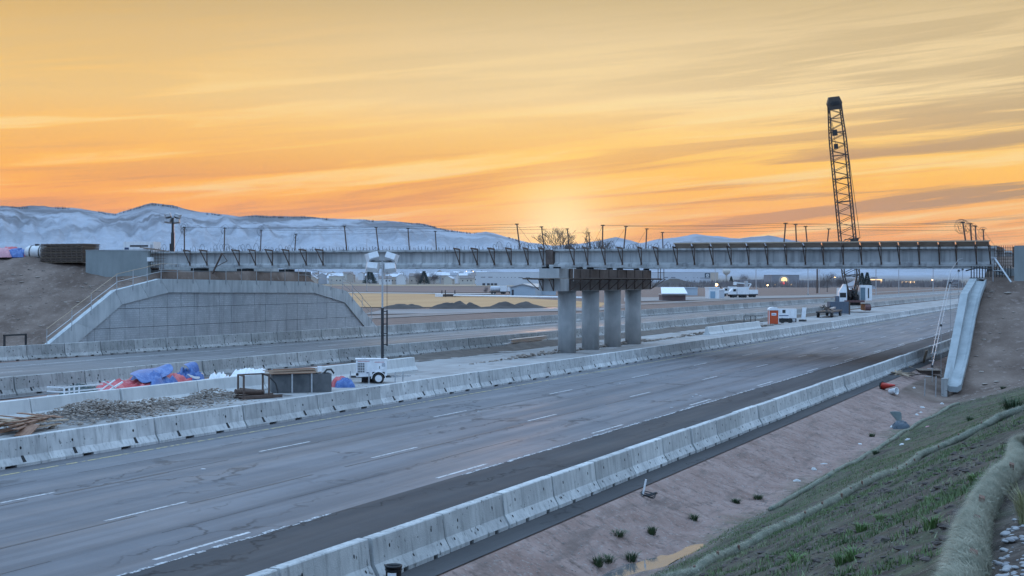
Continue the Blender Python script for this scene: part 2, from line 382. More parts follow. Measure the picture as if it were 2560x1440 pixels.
fillz = np.maximum(np.clip((S - 72 - 2 * patch) / 6, 0, 1) * (T > -11), ((T < -73) & (S > 60) & (S < 150)) * 1.0)
far = ((T < -72) & ((S <= 60) | (S >= 150))) | (S > 160)
zone = np.stack([green, np.where(far, .25, soil), np.where(far, .55, fillz), np.ones_like(T)], 1).astype(np.float32)
at_ = gm.attributes.new('zone', 'FLOAT_COLOR', 'POINT'); at_.data.foreach_set('color', zone.ravel())
ground = tag(link('ground', gm), 'bare earth, ditch and grassed slope around the motorway', kind='structure')
# ---------------------------------------------------------------- roads
def asphalt(name, base, hi, streaky=.75, rough=.66):
    m = bpy.data.materials.new(name); m.use_nodes = True; nt = m.node_tree; nt.nodes.clear(); N = nt.nodes.new; L = nt.links.new
    b = N('ShaderNodeBsdfPrincipled'); o = N('ShaderNodeOutputMaterial'); L(b.outputs[0], o.inputs[0]); b.inputs['Roughness'].default_value = rough; b.inputs['Specular IOR Level'].default_value = .28
    pos = N('ShaderNodeNewGeometry').outputs['Position']
    def noise(st, s, d, r=.55):
        mp = N('ShaderNodeMapping'); mp.inputs['Scale'].default_value = st; L(pos, mp.inputs[0]); n = N('ShaderNodeTexNoise')
        n.inputs['Scale'].default_value = s; n.inputs['Detail'].default_value = d; n.inputs['Roughness'].default_value = r; L(mp.outputs[0], n.inputs['Vector']); return n.outputs[0]
    def mr(v, a, c, x=0., y=1.):
        n = N('ShaderNodeMapRange'); L(v, n.inputs[0]); n.inputs[1].default_value = a; n.inputs[2].default_value = c; n.inputs[3].default_value = x; n.inputs[4].default_value = y; return n.outputs[0]
    def mx(f, a, c):
        n = N('ShaderNodeMix'); n.data_type = 'RGBA'
        for i, v in ((0, f), (6, a), (7, c)):
            if isinstance(v, tuple): n.inputs[i].default_value = (*v, 1)
            else: L(v, n.inputs[i])
        return n.outputs[2]
    cur = mx(mr(noise((1, .045, 1), .9, 5), .36, .66), base, hi)                       # wheel paths and oil tracks
    dk = tuple(q * .62 for q in base); cur = mx(mr(noise((1, .02, 1), 1.7, 4), .52, .72, 0, streaky), cur, dk)
    cur = mx(mr(noise((1, 1, 1), .55, 7, .65), .45, .75, 0, .45), cur, tuple(q * .8 for q in base))
    cur = mx(mr(noise((1, 1, 1), 60, 3), .56, .76, 0, .5), cur, tuple(q * 1.35 for q in hi))
    # fine cracks
    vo = N('ShaderNodeTexVoronoi'); vo.feature = 'DISTANCE_TO_EDGE'; vo.inputs['Scale'].default_value = .42; mp = N('ShaderNodeMapping'); mp.inputs['Scale'].default_value = (1, .35, 1)
    wn = N('ShaderNodeTexNoise'); wn.inputs['Scale'].default_value = 1.3; wn.inputs['Detail'].default_value = 6; L(pos, wn.inputs['Vector'])
    va = N('ShaderNodeVectorMath'); va.operation = 'MULTIPLY_ADD'; L(wn.outputs['Color'], va.inputs[0]); va.inputs[1].default_value = (1.6, 2.5, 0); L(pos, va.inputs[2]); L(va.outputs[0], mp.inputs[0]); L(mp.outputs[0], vo.inputs['Vector'])
    ck = N('ShaderNodeMath'); ck.operation = 'MULTIPLY'; L(mr(vo.outputs['Distance'], .022, .006), ck.inputs[0]); L(mr(noise((1, .5, 1), .25, 3), .47, .56, 0, .85), ck.inputs[1])
    cur = mx(ck.outputs[0], cur, tuple(q * .4 for q in base)); L(cur, b.inputs['Base Color'])
    bp = N('ShaderNodeBump'); bp.inputs['Strength'].default_value = .25; bp.inputs['Distance'].default_value = .01; L(noise((1, 1, 1), 45, 4), bp.inputs['Height']); L(bp.outputs[0], b.inputs['Normal'])
    L(mr(noise((1, .06, 1), 1.1, 4), .35, .65, rough - .12, rough + .12), b.inputs['Roughness'])
    return m
ASPH = asphalt('worn_asphalt', (.118, .120, .130), (.180, .182, .195))
ASPH_N = asphalt('dark_shoulder_asphalt', (.050, .050, .053), (.070, .070, .073), .5, .85)
ASPH_L = asphalt('far_lane_asphalt', (.13, .128, .13), (.195, .19, .192), .5, .55)
def sheet(name, x0, x1, y0, y1, z, m, label, n=1):
    return tag(MB().quad((x0, y0, z), (x1, y0, z), (x1, y1, z), (x0, y1, z)).build(name, m), label, kind='structure')
road = sheet('road', -31.4, -17.3, -60, 7000, .004, ASPH, 'worn grey asphalt lanes of the near carriageway')
shoulder = sheet('road_shoulder', -17.45, -11.95, -60, 7000, .009, ASPH_N, 'dark new asphalt shoulder beside the ditch')
# the shoulder lies 5 mm higher: its ragged edge is broken off piece by piece
road_far = sheet('road', -69.6, -48.4, -60, 7000, .004, ASPH_L, 'asphalt lanes of the far carriageway')
ramp_road = sheet('ramp_road', -107, -99.2, 40, 7000, .05, ASPH_L, 'pale slip road running beyond the far carriageway')
haul = sheet('haul_road', -46.5, -32.4, 20, 520, .055, mat('compacted_median', (.27, .262, .255), (.38, .37, .36), .35, .9, .4, 6, coord='World', streak=((.13, .12, .11), .6, (.5, .06, 1)), spots=((.10, .09, .085), .45, .64)), 'compacted gravel of the median work strip')
haul.location.z = -.035
def berm_z(t, s): return .03 + .34 * np.exp(-((t + 46.3) / .9) ** 2) * (.75 + .6 * fbm(t * .4, s * .25, 71, 4)) * np.clip((s - 84) / 8, 0, 1) * np.clip((250 - s) / 40, 0, 1) + .05 * fbm(t * 1.2, s * .9, 73, 3)
tag(link('dirt_berm', grid_mesh('dirt_berm', np.arange(-47.9, -43.8, .3), np.arange(82, 255, .7), berm_z, mat('berm_soil', (.075, .062, .054), (.14, .118, .10), .9, .95, .5, 6, coord='World'))), 'low dark soil berm along the median barrier', kind='structure')
PAINT = mat('road_paint', (.40, .41, .42), (.58, .585, .59), 2, .6, coord='World', spots=((.17, .17, .175), 7, .55))
YELL = mat('yellow_road_paint', (.36, .30, .14), (.46, .38, .2), 3, .7, coord='World', spots=((.16, .16, .16), 5, .50))
def dash(x, y, L_, w=.095, parent=road, m=PAINT, z=.010):
    q = MB().box(x - w/2, x + w/2, 0, L_, -.003, z - .004); o = q.build('lane_dash', m, parent); o.location = (0, y, .002); return o
for k in range(-2, 24):
    dash(-21.74, 26.6 + 12.75 * k, 3.1); dash(-25.9, 26.6 + 12.75 * k, 3.1)
for k in range(2, 22):
    dash(-58.5, 40 + 12.75 * k, 3.1, .13, road_far); dash(-62.4, 40 + 12.75 * k, 3.1, .13, road_far)
MB().box(-29.56, -29.44, -20, 900, 0, .008).build('edge_line', YELL, road)
MB().box(-51.1, -50.98, 20, 900, 0, .008).build('edge_line', YELL, road_far)
MB().box(-66.3, -66.16, 20, 900, 0, .008).build('edge_line', PAINT, road_far)
# ragged white line along the broken asphalt edge
q = MB(); y = 8.0
while y < 330:
    ln = random.uniform(.12, .5); a0 = random.uniform(.02, .10); x = -17.42 + random.uniform(-.035, .035)
    if math.sin(y * .33) + math.sin(y * .121 + 1) > -1.25 and random.random() < .93: q.box(x - a0, x + a0 * .5, y, y + ln, .006, .0125)
    y += ln * random.uniform(.8, 1.25)
q.build('edge_line', mat('broken_edge_paint', (.42, .43, .44), (.58, .59, .6), 5, .8, coord='World', spots=((.13, .13, .14), 14, .50)), shoulder)
for k in range(-2, 20): dash(-17.82, 23.3 + 12.75 * k, 3.4, .11)
for x, y in ((-25.0, 35.0), (-25.2, 55.0), (-25.1, 73), (-19.0, 66.0), (-18.8, 66.7), (-19.2, 67.4), (-18.2, 60.0)):
    MB().lathe([(.075, 0), (.07, .018), (.04, .022)], (x, y, .006), 8).build('pavement_marker', PAINT, road)

TAR = mat('tar_seam', (.035, .036, .04), (.075, .077, .082), 3, .55, coord='World')
for xs_, w0 in ((-25.62, .11), (-21.45, .10), (-19.6, .03), (-27.9, .03), (-58.2, .1)):
    q = MB(); y = 10.0; c = 0.0
    while y < 420:
        ln = random.uniform(.6, 2.2); c = max(-.06, min(.06, c + random.uniform(-.03, .03))); w_ = w0 * random.uniform(.45, 1.25)
        if random.random() < (.92 if w0 > .05 else .55): q.box(xs_ + c - w_ / 2, xs_ + c + w_ / 2, y, y + ln, 0, .0085)
        y += ln
    q.build('tar_seam', TAR, road if xs_ > -40 else road_far)
# ---------------------------------------------------------------- concrete barriers
def barrier_mesh(name, L_, H, bw, tw, m, notch, gap=.075, knee=.30, seed=1):
    """safety-shape section swept along y; the foot is lifted over each drainage notch"""
    def prof(foot): return [(-bw, foot), (-bw, max(.09, foot + .01)), (-bw * .58, knee), (-tw, H - .02), (-tw + .02, H), (tw - .02, H), (tw, H - .02), (bw * .58, knee), (bw, max(.09, foot + .01)), (bw, foot)]
    st = [(gap / 2, 0), ]
    for c, w in notch: st += [(c - w/2, 0), (c - w/2 + .004, .085), (c + w/2 - .004, .085), (c + w/2, 0)]
    st.append((L_ - gap / 2, 0)); q = MB()
    st = [(gap / 2, 0, .96)] + [(gap / 2 + .03, 0, 1.0)] + [(a, b, 1.0) for a, b in st[1:-1]] + [(L_ - gap/2 - .03, 0, 1.0), (L_ - gap/2, 0, .96)]
    n = 10
    for y, f, k in st:
        for a, h in prof(f): q.v.append((a * k, y, h))
    for i in range(len(st) - 1):
        for j in range(n):
            j2 = (j + 1) % n; q.f.append((i*n+j, i*n+j2, (i+1)*n+j2, (i+1)*n+j))
    q.f.append(tuple(range(n))); e = (len(st)-1)*n; q.f.append(tuple(e + j for j in range(n))[::-1])
    return q.mesh(name, m)
def side_x(z, H, bw, tw, knee=.30):
    return lerp(bw, bw * .58, (z - .09) / (knee - .09)) if z < knee else lerp(bw * .58, tw, (z - knee) / (H - .02 - knee))
def slot_mesh(name, z0, z1, w, H, bw, tw, sgn, r=False):
    q = MB()
    if r:
        zc = (z0 + z1) / 2; x = side_x(zc, H, bw, tw); pts = []
        for k in range(8):
            a = k * math.pi / 4; z = zc + (z1 - z0) / 2 * math.sin(a); pts.append((sgn * (side_x(z, H, bw, tw) + .004), w / 2 * math.cos(a), z))
        q.poly(pts); n = len(q.v); q.v.append((sgn * (x - .05), 0, zc)); 
        q.f += [(k, (k+1) % 8, n) for k in range(8)]
    else:
        a, b = side_x(z0, H, bw, tw) + .004, side_x(z1, H, bw, tw) + .004
        q.hexa([(sgn * (a - .04), -w/2, z0), (sgn * a, -w/2, z0), (sgn * a, w/2, z0), (sgn * (a - .04), w/2, z0)],
               [(sgn * (b - .04), -w/2 * .7, z1), (sgn * b, -w/2 * .7, z1), (sgn * b, w/2 * .7, z1), (sgn * (b - .04), w/2 * .7, z1)])
    return q.mesh(name, DARK)  # dark plug proud of the face: the hole's shade is its colour
def row(name, label, group, xf, y0, y1, L_, H, bw, tw, m, notch, holes, side, detail_to, cat='barrier', jit=.028):
    me = barrier_mesh(name, L_, H, bw, tw, m, notch); hm = []
    for (z0, z1, w, ys, rnd) in holes:
        sm = slot_mesh('lifting_hole_shade' if rnd else 'stake_slot_shade', z0, z1, w, H, bw, tw, side, rnd)
        for yy in ys: hm.append((sm, yy))
    y = y0; k = 0
    while y < y1:
        o = link(name, me); x = xf(y + L_/2); x2 = xf(y + L_); x1_ = xf(y)
        o.location = (xf(y) + random.uniform(-jit, jit), y, random.uniform(-.004, .004)); o.rotation_euler = (0, 0, -math.atan2(x2 - x1_, L_) + random.uniform(-.006, .006))
        tag(o, label, cat, group)
        if y < detail_to:
            for sm, yy in hm: c = link(sm.name.split('.')[0], sm, o); c.location = (0, yy * L_, 0)
        y += L_; k += 1
J = 32.4
row('concrete_barrier', 'short pale concrete barrier in the row between dark shoulder and ditch', 'barriers along the ditch', lambda y: -13.0, J - 3.05 * 7, 137, 3.05, .79, .30, .115, CONC,
    [(1.05, .20), (2.35, .20)], [(.52, .60, .05, (.22, .80), True), (.20, .26, .06, (.12, .5, .9), True)], 1, 110)
JM = 40.0
row('concrete_barrier', 'long concrete barrier between near carriageway lanes and median work strip', 'barriers between near lanes and median', lambda y: -30.7, JM - 5.35 * 4, 340, 5.35, .87, .32, .11, CONC,
    [(1.75, .5), (3.6, .5)], [(.50, .60, .09, (.22, .78), True), (.13, .32, .15, (.225, .785), False)], 1, 200)
row('concrete_barrier', 'weathered concrete barrier between median and far carriageway', 'barriers between median and far lanes', lambda y: -49.6 + 1.3 * min(max((y - 53) / 67, 0), 1), 53.8 - 5.0 * 3, 420, 5.0, .92, .32, .11, CONC_D,
    [(1.5, .4), (3.4, .4)], [(.55, .68, .09, (.2, .8), True), (.16, .34, .14, (.21, .81), False)], 1, 200)
row('concrete_barrier', 'stained old concrete barrier on the outer edge of far carriageway', 'barriers on the outer edge of far lanes', lambda y: -71.0 + 2.4 * min(max((y - 75) / 35, 0), 1), 78.1 - 3.62 * 4, 420, 3.62, 1.02, .34, .12, CONC_D,
    [(1.0, .3), (2.6, .3)], [(.17, .29, .13, (.12, .88), True), (.24, .29, .05, (.5,), True)], 1, 230)
row('concrete_barrier', 'smooth pale barrier standing alone inside median beside light tower trailer', 'smooth barriers inside the median', lambda y: -40.4, 78.3 - 5.6 * 8, 78.2, 5.6, .84, .40, .14, CONC_W, [], [], 1, 0)
row('concrete_barrier', 'smooth pale barrier in median near portable toilet', 'smooth barriers near the toilet', lambda y: -38.8, 140, 162, 5.6, .84, .40, .14, CONC_W, [], [], 1, 0)
for x, y0, H in ((-30.7, 340.6, .87), (-48.3, 424, .92), (-68.6, 424, 1.02)):
    q = MB().prism([(-.32, 0), (-.32, .09), (-.18, .3), (-.11, H), (.11, H), (.18, .3), (.32, .09), (.32, 0)], (x, y0, 0), (x, 2600, 0), (1, 0, 0))
    tag(q.build('distant_barrier_row', CONC), 'far-off run of concrete barriers along the lanes', kind='stuff')

# ---------------------------------------------------------------- overpass
def gbot(x): return 6.49 + (-7.7 - x) / 67.8 * .19
GD = 1.32
GY = [98.75, 105.95, 113.15, 120.35]
bridge = tag(empty('overpass_bridge', (0, 0, 0)), 'unfinished concrete girder overpass spanning both carriageways', 'bridge')
sect = [(-.33, 0), (-.33, .17), (-.10, .33), (-.10, 1.08), (-.42, 1.19), (-.42, GD), (.42, GD), (.42, 1.19), (.10, 1.08), (.10, .33), (.33, .17), (.33, 0)]
for y in GY:
    for x0, x1 in ((-76.2, -39.62), (-38.98, -7.75)):
        q = MB().prism(sect, (x0, y, gbot(x0)), (x1, y, gbot(x1)), (0, 1, 0)); q.build('girder', GIRD, bridge)
for y0, y1 in zip(GY[:-1], GY[1:]):                 # cross beams
    for x in (-75.6, -58, -40.1, -38.5, -23, -8.4):
        MB().box(x - .2, x + .2, y0 + .105, y1 - .105, gbot(x) + .3, gbot(x) + 1.05).build('cross_beam', GIRD, bridge)
x0, x1 = AS(1690, 620, 98.4).x, -7.75; q = MB()
q.hexa([(x0, 99.2, gbot(x0) + GD + .003), (x1, 99.2, gbot(x1) + GD + .003), (x1, 105.5, gbot(x1) + GD + .003), (x0, 105.5, gbot(x0) + GD + .003)],
       [(x0, 99.2, gbot(x0) + GD + .07), (x1, 99.2, gbot(x1) + GD + .07), (x1, 105.5, gbot(x1) + GD + .07), (x0, 105.5, gbot(x0) + GD + .07)])
q.build('deck_form', WOOD, bridge)
MB().box(-39.58, -39.02, 98.3, 120.8, 6.75, 7.85).build('pier_diaphragm', FORM, bridge)
# overhang brackets along the near face
bpx = [476, 519, 599, 640, 682, 724, 767, 809, 1150, 1194, 1237, 1279, 1321, 1359, 1436, 1470, 1514, 1557, 1604, 1646, 1694, 1737, 1784, 1829, 1873, 1920, 1967, 2014, 2060, 2109, 2155, 2204, 2250, 2299, 2349, 2392, 2442, 2477]
YF = 98.40
bx = [AS(p, 666, YF).x for p in bpx]
q = MB(); q.bar((0, -.02, 1.34), (0, -1.12, 1.40), .07, .11); q.bar((0, -.05, .30), (0, -.02, 1.34), .06, .07); q.bar((0, -.05, .22), (0, -.98, 1.36), .055, .07); q.box(-.05, .05, -.10, 0, .12, .32)
bm_ = q.mesh('overhang_bracket', RUST)
for x in bx:
    o = link('overhang_bracket', bm_, bridge); o.location = (x, YF - .03, gbot(x)); o.rotation_euler = (0, random.uniform(-.03, .03), random.uniform(-.06, .06))
# one bracket has slipped and hangs askew
xa = AS(545, 666, YF).x; q = MB(); z = gbot(xa)
q.bar((xa + .75, YF - .5, z + 1.15), (xa - .35, YF - .3, z - .55), .09, .12); q.bar((xa + .75, YF - .5, z + 1.15), (xa + 1.25, YF - .5, z + .5), .05); q.bar((xa + 1.25, YF - .5, z + .5), (xa + .1, YF - .35, z + .05), .05)
tag(q.build('overhang_bracket', RUST, bridge), 'slipped bracket hanging askew')
# plywood on the brackets, bay by bay, over the right-hand span
for i in range(len(bx) - 1):
    if bpx[i] < 1690: continue
    x0, x1 = bx[i] + .04, bx[i+1] - .04; z0, z1 = gbot(x0) + 1.37, gbot(x1) + 1.37; dz = random.uniform(-.015, .015)
    MB().hexa([(x0, YF - 1.00, z0 + .27 + dz), (x1, YF - 1.00, z1 + .27 + dz), (x1, YF - .46, z1 - .06), (x0, YF - .46, z0 - .06)],
              [(x0, YF - 1.00, z0 + .30 + dz), (x1, YF - 1.00, z1 + .30 + dz), (x1, YF - .46, z1 - .03), (x0, YF - .46, z0 - .03)]).build('overhang_panel', mat('tan_plywood', (.40, .30, .22), (.50, .39, .30), 1.2, .8), bridge)
x0, x1 = bx[20], -8.0
MB().hexa([(x0, YF - 1.08, gbot(x0) + 1.62), (x1, YF - 1.08, gbot(x1) + 1.62), (x1, YF - 1.03, gbot(x1) + 1.62), (x0, YF - 1.03, gbot(x0) + 1.62)],
          [(x0, YF - 1.08, gbot(x0) + 1.70), (x1, YF - 1.08, gbot(x1) + 1.70), (x1, YF - 1.03, gbot(x1) + 1.70), (x0, YF - 1.03, gbot(x0) + 1.70)]).build('edge_board', WOOD_P, bridge)
# shear bars and loops standing on the girders
q = MB()
for y in GY:
    x = -74.5
    while x < -9:
        if abs(x + 39.3) > .5:
            z = gbot(x) + GD; h = random.uniform(.16, .34)
            q.bar((x, y - .1, z), (x + random.uniform(-.03, .03), y - .1, z + h), .022)
            if random.random() < .35 and (x < -62 or -46 < x < -30):
                r = random.uniform(.15, .32); c = Vector((x, y, z + .15)); pts = [c + Vector((r * math.cos(a) * .8, 0, r * math.sin(a) * 1.5)) for a in np.linspace(0, math.pi, 7)]
                q.tube(pts, .013, 4, False)
        x += random.uniform(.22, .40)
q.build('shear_bars', STEEL, bridge)['kind'] = 'stuff'

# safety posts: four across the deck at each of six places, with lines strung along the girders
tops = [[(461, 568), (562, 570), (653, 575), (740, 585)], [(861, 565), (940, 568), (1020, 571), (1088, 578)], [(1292, 560), (1354, 567), (1418, 572), (1472, 582)],
        [(1507, 563), (1565, 566), (1617, 572), (1656, 581)], [(1964, 558), (1989, 561), (2014, 566), (2072, 572)], [(2407, 556), (2426, 559), (2438, 565), (2458, 574)]]
bases = [(461, 560, 651, 736), (867, 947, 1024, 1092), (1300, 1361, 1424, 1477), (1506, 1559, 1614, 1658), (1959, 1992, 2020, 2066), (2416, 2430, 2442, 2461)]
PT = {}
where = ['above the left abutment', 'above the middle of the long left span', 'just left of the pier joint', 'just right of the pier joint', 'near the lattice crane boom', 'clustered at the right end of the deck']
for g in range(6):
    for k in range(4):
        y = GY[k]; p = AS(bases[g][k], 618, y); p.z = gbot(p.x) + GD; tp = AS(*tops[g][k], y)
        o = empty('safety_post', p); d = tp - p
        q = MB().tube([(0, 0, 0), d], [.055, .05], 8); q.build('post', RUST, o)
        MB().box(d.x - .14, d.x + .14, -.05, .05, d.z - .05, d.z + .03).build('line_clamp', STEEL, o)
        MB().box(-.13, .13, -.13, .13, -.0, .03).build('base_plate', STEEL, o)
        if g in (0, 2, 3, 5):
            sg = -1 if g in (0, 3) else 1
            if g == 5: sg = 1
            MB().tube([d * .98, Vector((sg * random.uniform(.9, 1.3), 0, .05))], .009, 4).build('stay_wire', STEEL, o)
        if g in (0, 5):
            q = MB()
            for _ in range(3 if k else 6):
                c = d + Vector((random.uniform(-.25, .1), 0, random.uniform(-.45, -.05))); r = random.uniform(.15, .4)
                q.tube([c + Vector((r * math.cos(a), random.uniform(-.03, .03), r * 1.3 * math.sin(a))) for a in np.linspace(random.uniform(0, 1), random.uniform(3.5, 6), 9)], .010, 4, False)
            q.build('wire_coil', STEEL, o)
        tag(o, 'leaning steel safety post on %s girder, %s' % (['the nearest', 'the second', 'the third', 'the farthest'][k], where[g]), 'post', 'safety posts on the deck')
        PT[g, k] = tp
for k in range(4):
    y = GY[k]
    for sgm, (g0, g1) in enumerate(((0, 1), (1, 2), (3, 4), (4, 5))):
        a, b = PT[g0, k], PT[g1, k]; q = MB(); pts = [a.lerp(b, u) - Vector((0, 0, .10 * 4 * u * (1 - u) )) for u in np.linspace(0, 1, 9)]
        q.tube([p_ - a for p_ in pts], .011, 5)
        o = q.build('safety_line', STEEL); o.location = a
        tag(o, 'thin safety line along %s girder from posts %s to posts %s' % (['the nearest', 'the second', 'the third', 'the farthest'][k], where[g0], where[g1]) if 0 else
            'safety line on %s girder, %s' % (['the nearest', 'the second', 'the third', 'the farthest'][k], ['left half of the long left span', 'right half of the long left span', 'from pier joint to crane boom', 'from crane boom to the right end'][sgm]), 'line', 'safety lines on the deck')

# ---------------------------------------------------------------- pier
pier = tag(empty('bridge_pier', (-39.3, 0, 0)), 'four round columns carrying a wide cap still in formwork', 'pier')
cy = [102.0, 107.25, 112.6, 118.0]
for y in cy: MB().lathe([(.70, -.2), (.70, 4.78)], (0, y, 0), 28).build('column', COLM, pier, True)
for o in list(pier.children):
    for p in o.data.polygons: p.use_smooth = len(p.vertices) == 4
MB().box(-.85, .85, 98.35, 120.3, 4.76, 5.70).build('cap_beam', COLM, pier)
MB().box(-.80, .80, 98.30, 120.35, 5.702, 6.46).build('cap_upstand', COLM, pier)
for y in GY:
    for dx in (-.45, .45): MB().box(dx - .2, dx + .2, y - .25, y + .25, 6.462, 6.575).build('bearing', DARK, pier)
ys = np.linspace(100.3, 120.2, 10)
for i, y in enumerate(ys):
    MB().box(.86, .94, y - .05, y + .05, 4.78, 6.45).build('form_rib', FORM, pier)
    q = MB(); q.bar((.94, y, 5.66), (1.95, y, 5.66), .07, .09); q.bar((.95, y, 4.84), (1.85, y, 5.62), .05); q.build('walkway_bracket', RUST, pier)
    if i < 9: MB().box(.805 if 0 else .852, .885, y + .06, ys[i+1] - .06, 5.72, 6.44).build('form_panel', FORM, pier)
    if i < 9: MB().box(.852, .875, y + .06, ys[i+1] - .06, 4.79, 5.64).build('form_panel', mat('form_ply', (.13, .11, .10), (.19, .165, .15), 1.5, .85), pier)
    if i < 9: MB().box(1.0, 1.9, y - .0, ys[i+1] - .02, 5.706, 5.745).build('walkway_plank', WOOD, pier)
for x in (-.5, .35):                                  # brackets on the near end face
    q = MB(); q.bar((x, 98.33, 4.8), (x, 98.30, 5.66), .06); q.bar((x, 98.30, 4.8), (x - .02, 97.5, 5.64), .05); q.bar((x, 98.3, 5.66), (x, 97.35, 5.66), .07, .09); q.build('walkway_bracket', RUST, pier)
MB().box(-1.0, 1.9, 97.45, 98.29, 5.706, 5.745).build('walkway_plank', WOOD, pier)
q = MB(); q.bar((-.85, 98.6, 5.66), (-2.25, 98.6, 5.70), .07, .1); q.bar((-.86, 98.6, 4.8), (-1.9, 98.6, 5.64), .055); q.build('walkway_bracket', RUST, pier)
MB().box(-2.2, -.9, 98.3, 99.2, 5.72, 5.755).build('walkway_plank', WOOD, pier)
q = MB()
for y in (119.2, 119.9, 120.9): q.bar((1.9, y, 5.7), (1.9, y, 6.75), .05)
q.bar((1.9, 119.2, 6.72), (1.9, 121.0, 6.72), .05); q.bar((1.9, 119.2, 6.25), (1.9, 121.0, 6.25), .04); q.bar((.9, 120.5, 4.84), (1.95, 121.2, 5.66), .05); q.bar((.9, 120.5, 5.68), (1.95, 121.2, 5.68), .06)
q.build('guard_rail', RUST, pier)
MB().box(.885, .93, 100.95, 101.05, 5.5, 6.5).build('white_plank', WHITE, pier)

# ---------------------------------------------------------------- abutments and retaining walls
def clip(poly, a, b, c):      # keep a*y + b*z <= c
    out = []
    for i, p in enumerate(poly):
        r = poly[(i + 1) % len(poly)]; dp = a*p[0] + b*p[1] - c; dr = a*r[0] + b*r[1] - c
        if dp <= 0: out.append(p)
        if dp * dr < 0: u = dp / (dp - dr); out.append((lerp(p[0], r[0], u), lerp(p[1], r[1], u)))
    return out
def extrude_x(q, poly, x0, x1):
    n = len(poly); b = len(q.v)
    for x in (x0, x1):
        for y, z in poly: q.v.append((x, y, z))
    q.f.append(tuple(b + k for k in range(n))[::-1]); q.f.append(tuple(b + n + k for k in range(n)))
    for k in range(n): k2 = (k+1) % n; q.f.append((b+k, b+k2, b+n+k2, b+n+k))
    return q
UP = [(81.1, 0.0), (90.25, 4.78), (95.95, 5.70), (110.0, 5.53), (119.4, 5.44), (126.4, 4.5), (133.9, 0.0)]
LO = [(84.3, 0.0), (91.1, 3.67), (97.1, 4.57), (120.1, 4.35), (126.1, 3.32), (131.4, 0.0)]
TEX = bpy.data.materials.new('ribbed_panel'); TEX.use_nodes = True
def ribbed(m):
    nt = m.node_tree; nt.nodes.clear(); N = nt.nodes.new; L = nt.links.new
    b = N('ShaderNodeBsdfPrincipled'); o = N('ShaderNodeOutputMaterial'); L(b.outputs[0], o.inputs[0]); b.inputs['Roughness'].default_value = .9
    pos = N('ShaderNodeNewGeometry').outputs['Position']
    def noise(st, s, d, r=.6):
        mp = N('ShaderNodeMapping'); mp.inputs['Scale'].default_value = st; L(pos, mp.inputs[0]); n = N('ShaderNodeTexNoise'); n.inputs['Scale'].default_value = s; n.inputs['Detail'].default_value = d; n.inputs['Roughness'].default_value = r; L(mp.outputs[0], n.inputs['Vector']); return n.outputs[0]
    def ramp(v, a, c, x, y):
        n = N('ShaderNodeMix'); n.data_type = 'RGBA'; r = N('ShaderNodeMapRange'); L(v, r.inputs[0]); r.inputs[1].default_value = a; r.inputs[2].default_value = c; L(r.outputs[0], n.inputs[0])
        for i, q in ((6, x), (7, y)):
            if isinstance(q, tuple): n.inputs[i].default_value = (*q, 1)
            else: L(q, n.inputs[i])
        return n.outputs[2]
    ashlar = N('ShaderNodeTexBrick'); ashlar.inputs['Scale'].default_value = 1.0; ashlar.inputs['Brick Width'].default_value = .34; ashlar.inputs['Row Height'].default_value = .17; ashlar.inputs['Mortar Size'].default_value = .016; ashlar.inputs['Mortar Smooth'].default_value = .5
    sw = N('ShaderNodeSeparateXYZ'); cb = N('ShaderNodeCombineXYZ'); L(pos, sw.inputs[0]); L(sw.outputs[1], cb.inputs[0]); L(sw.outputs[2], cb.inputs[1])
    wob = N('ShaderNodeTexNoise'); wob.inputs['Scale'].default_value = 2.2; L(pos, wob.inputs['Vector']); va = N('ShaderNodeVectorMath'); va.operation = 'MULTIPLY_ADD'; L(wob.outputs['Color'], va.inputs[0]); va.inputs[1].default_value = (.18, .10, 0); L(cb.outputs[0], va.inputs[2]); L(va.outputs[0], ashlar.inputs['Vector'])
    ashlar.inputs['Color1'].default_value = (.43, .455, .47, 1); ashlar.inputs['Color2'].default_value = (.50, .525, .54, 1); ashlar.inputs['Mortar'].default_value = (.33, .35, .365, 1)
    cur = ashlar.outputs['Color']; cur = ramp(noise((1, 1, 1), .5, 5), .45, .78, cur, (.33, .35, .365)); cur = ramp(noise((1, 1.4, .2), .9, 5), .54, .76, cur, (.26, .275, .285)); L(cur, b.inputs['Base Color'])
    bp = N('ShaderNodeBump'); bp.inputs['Strength'].default_value = .35; bp.inputs['Distance'].default_value = .03; L(ashlar.outputs['Fac'], bp.inputs['Height']); bp.invert = True; L(bp.outputs[0], b.inputs['Normal'])
ribbed(TEX)
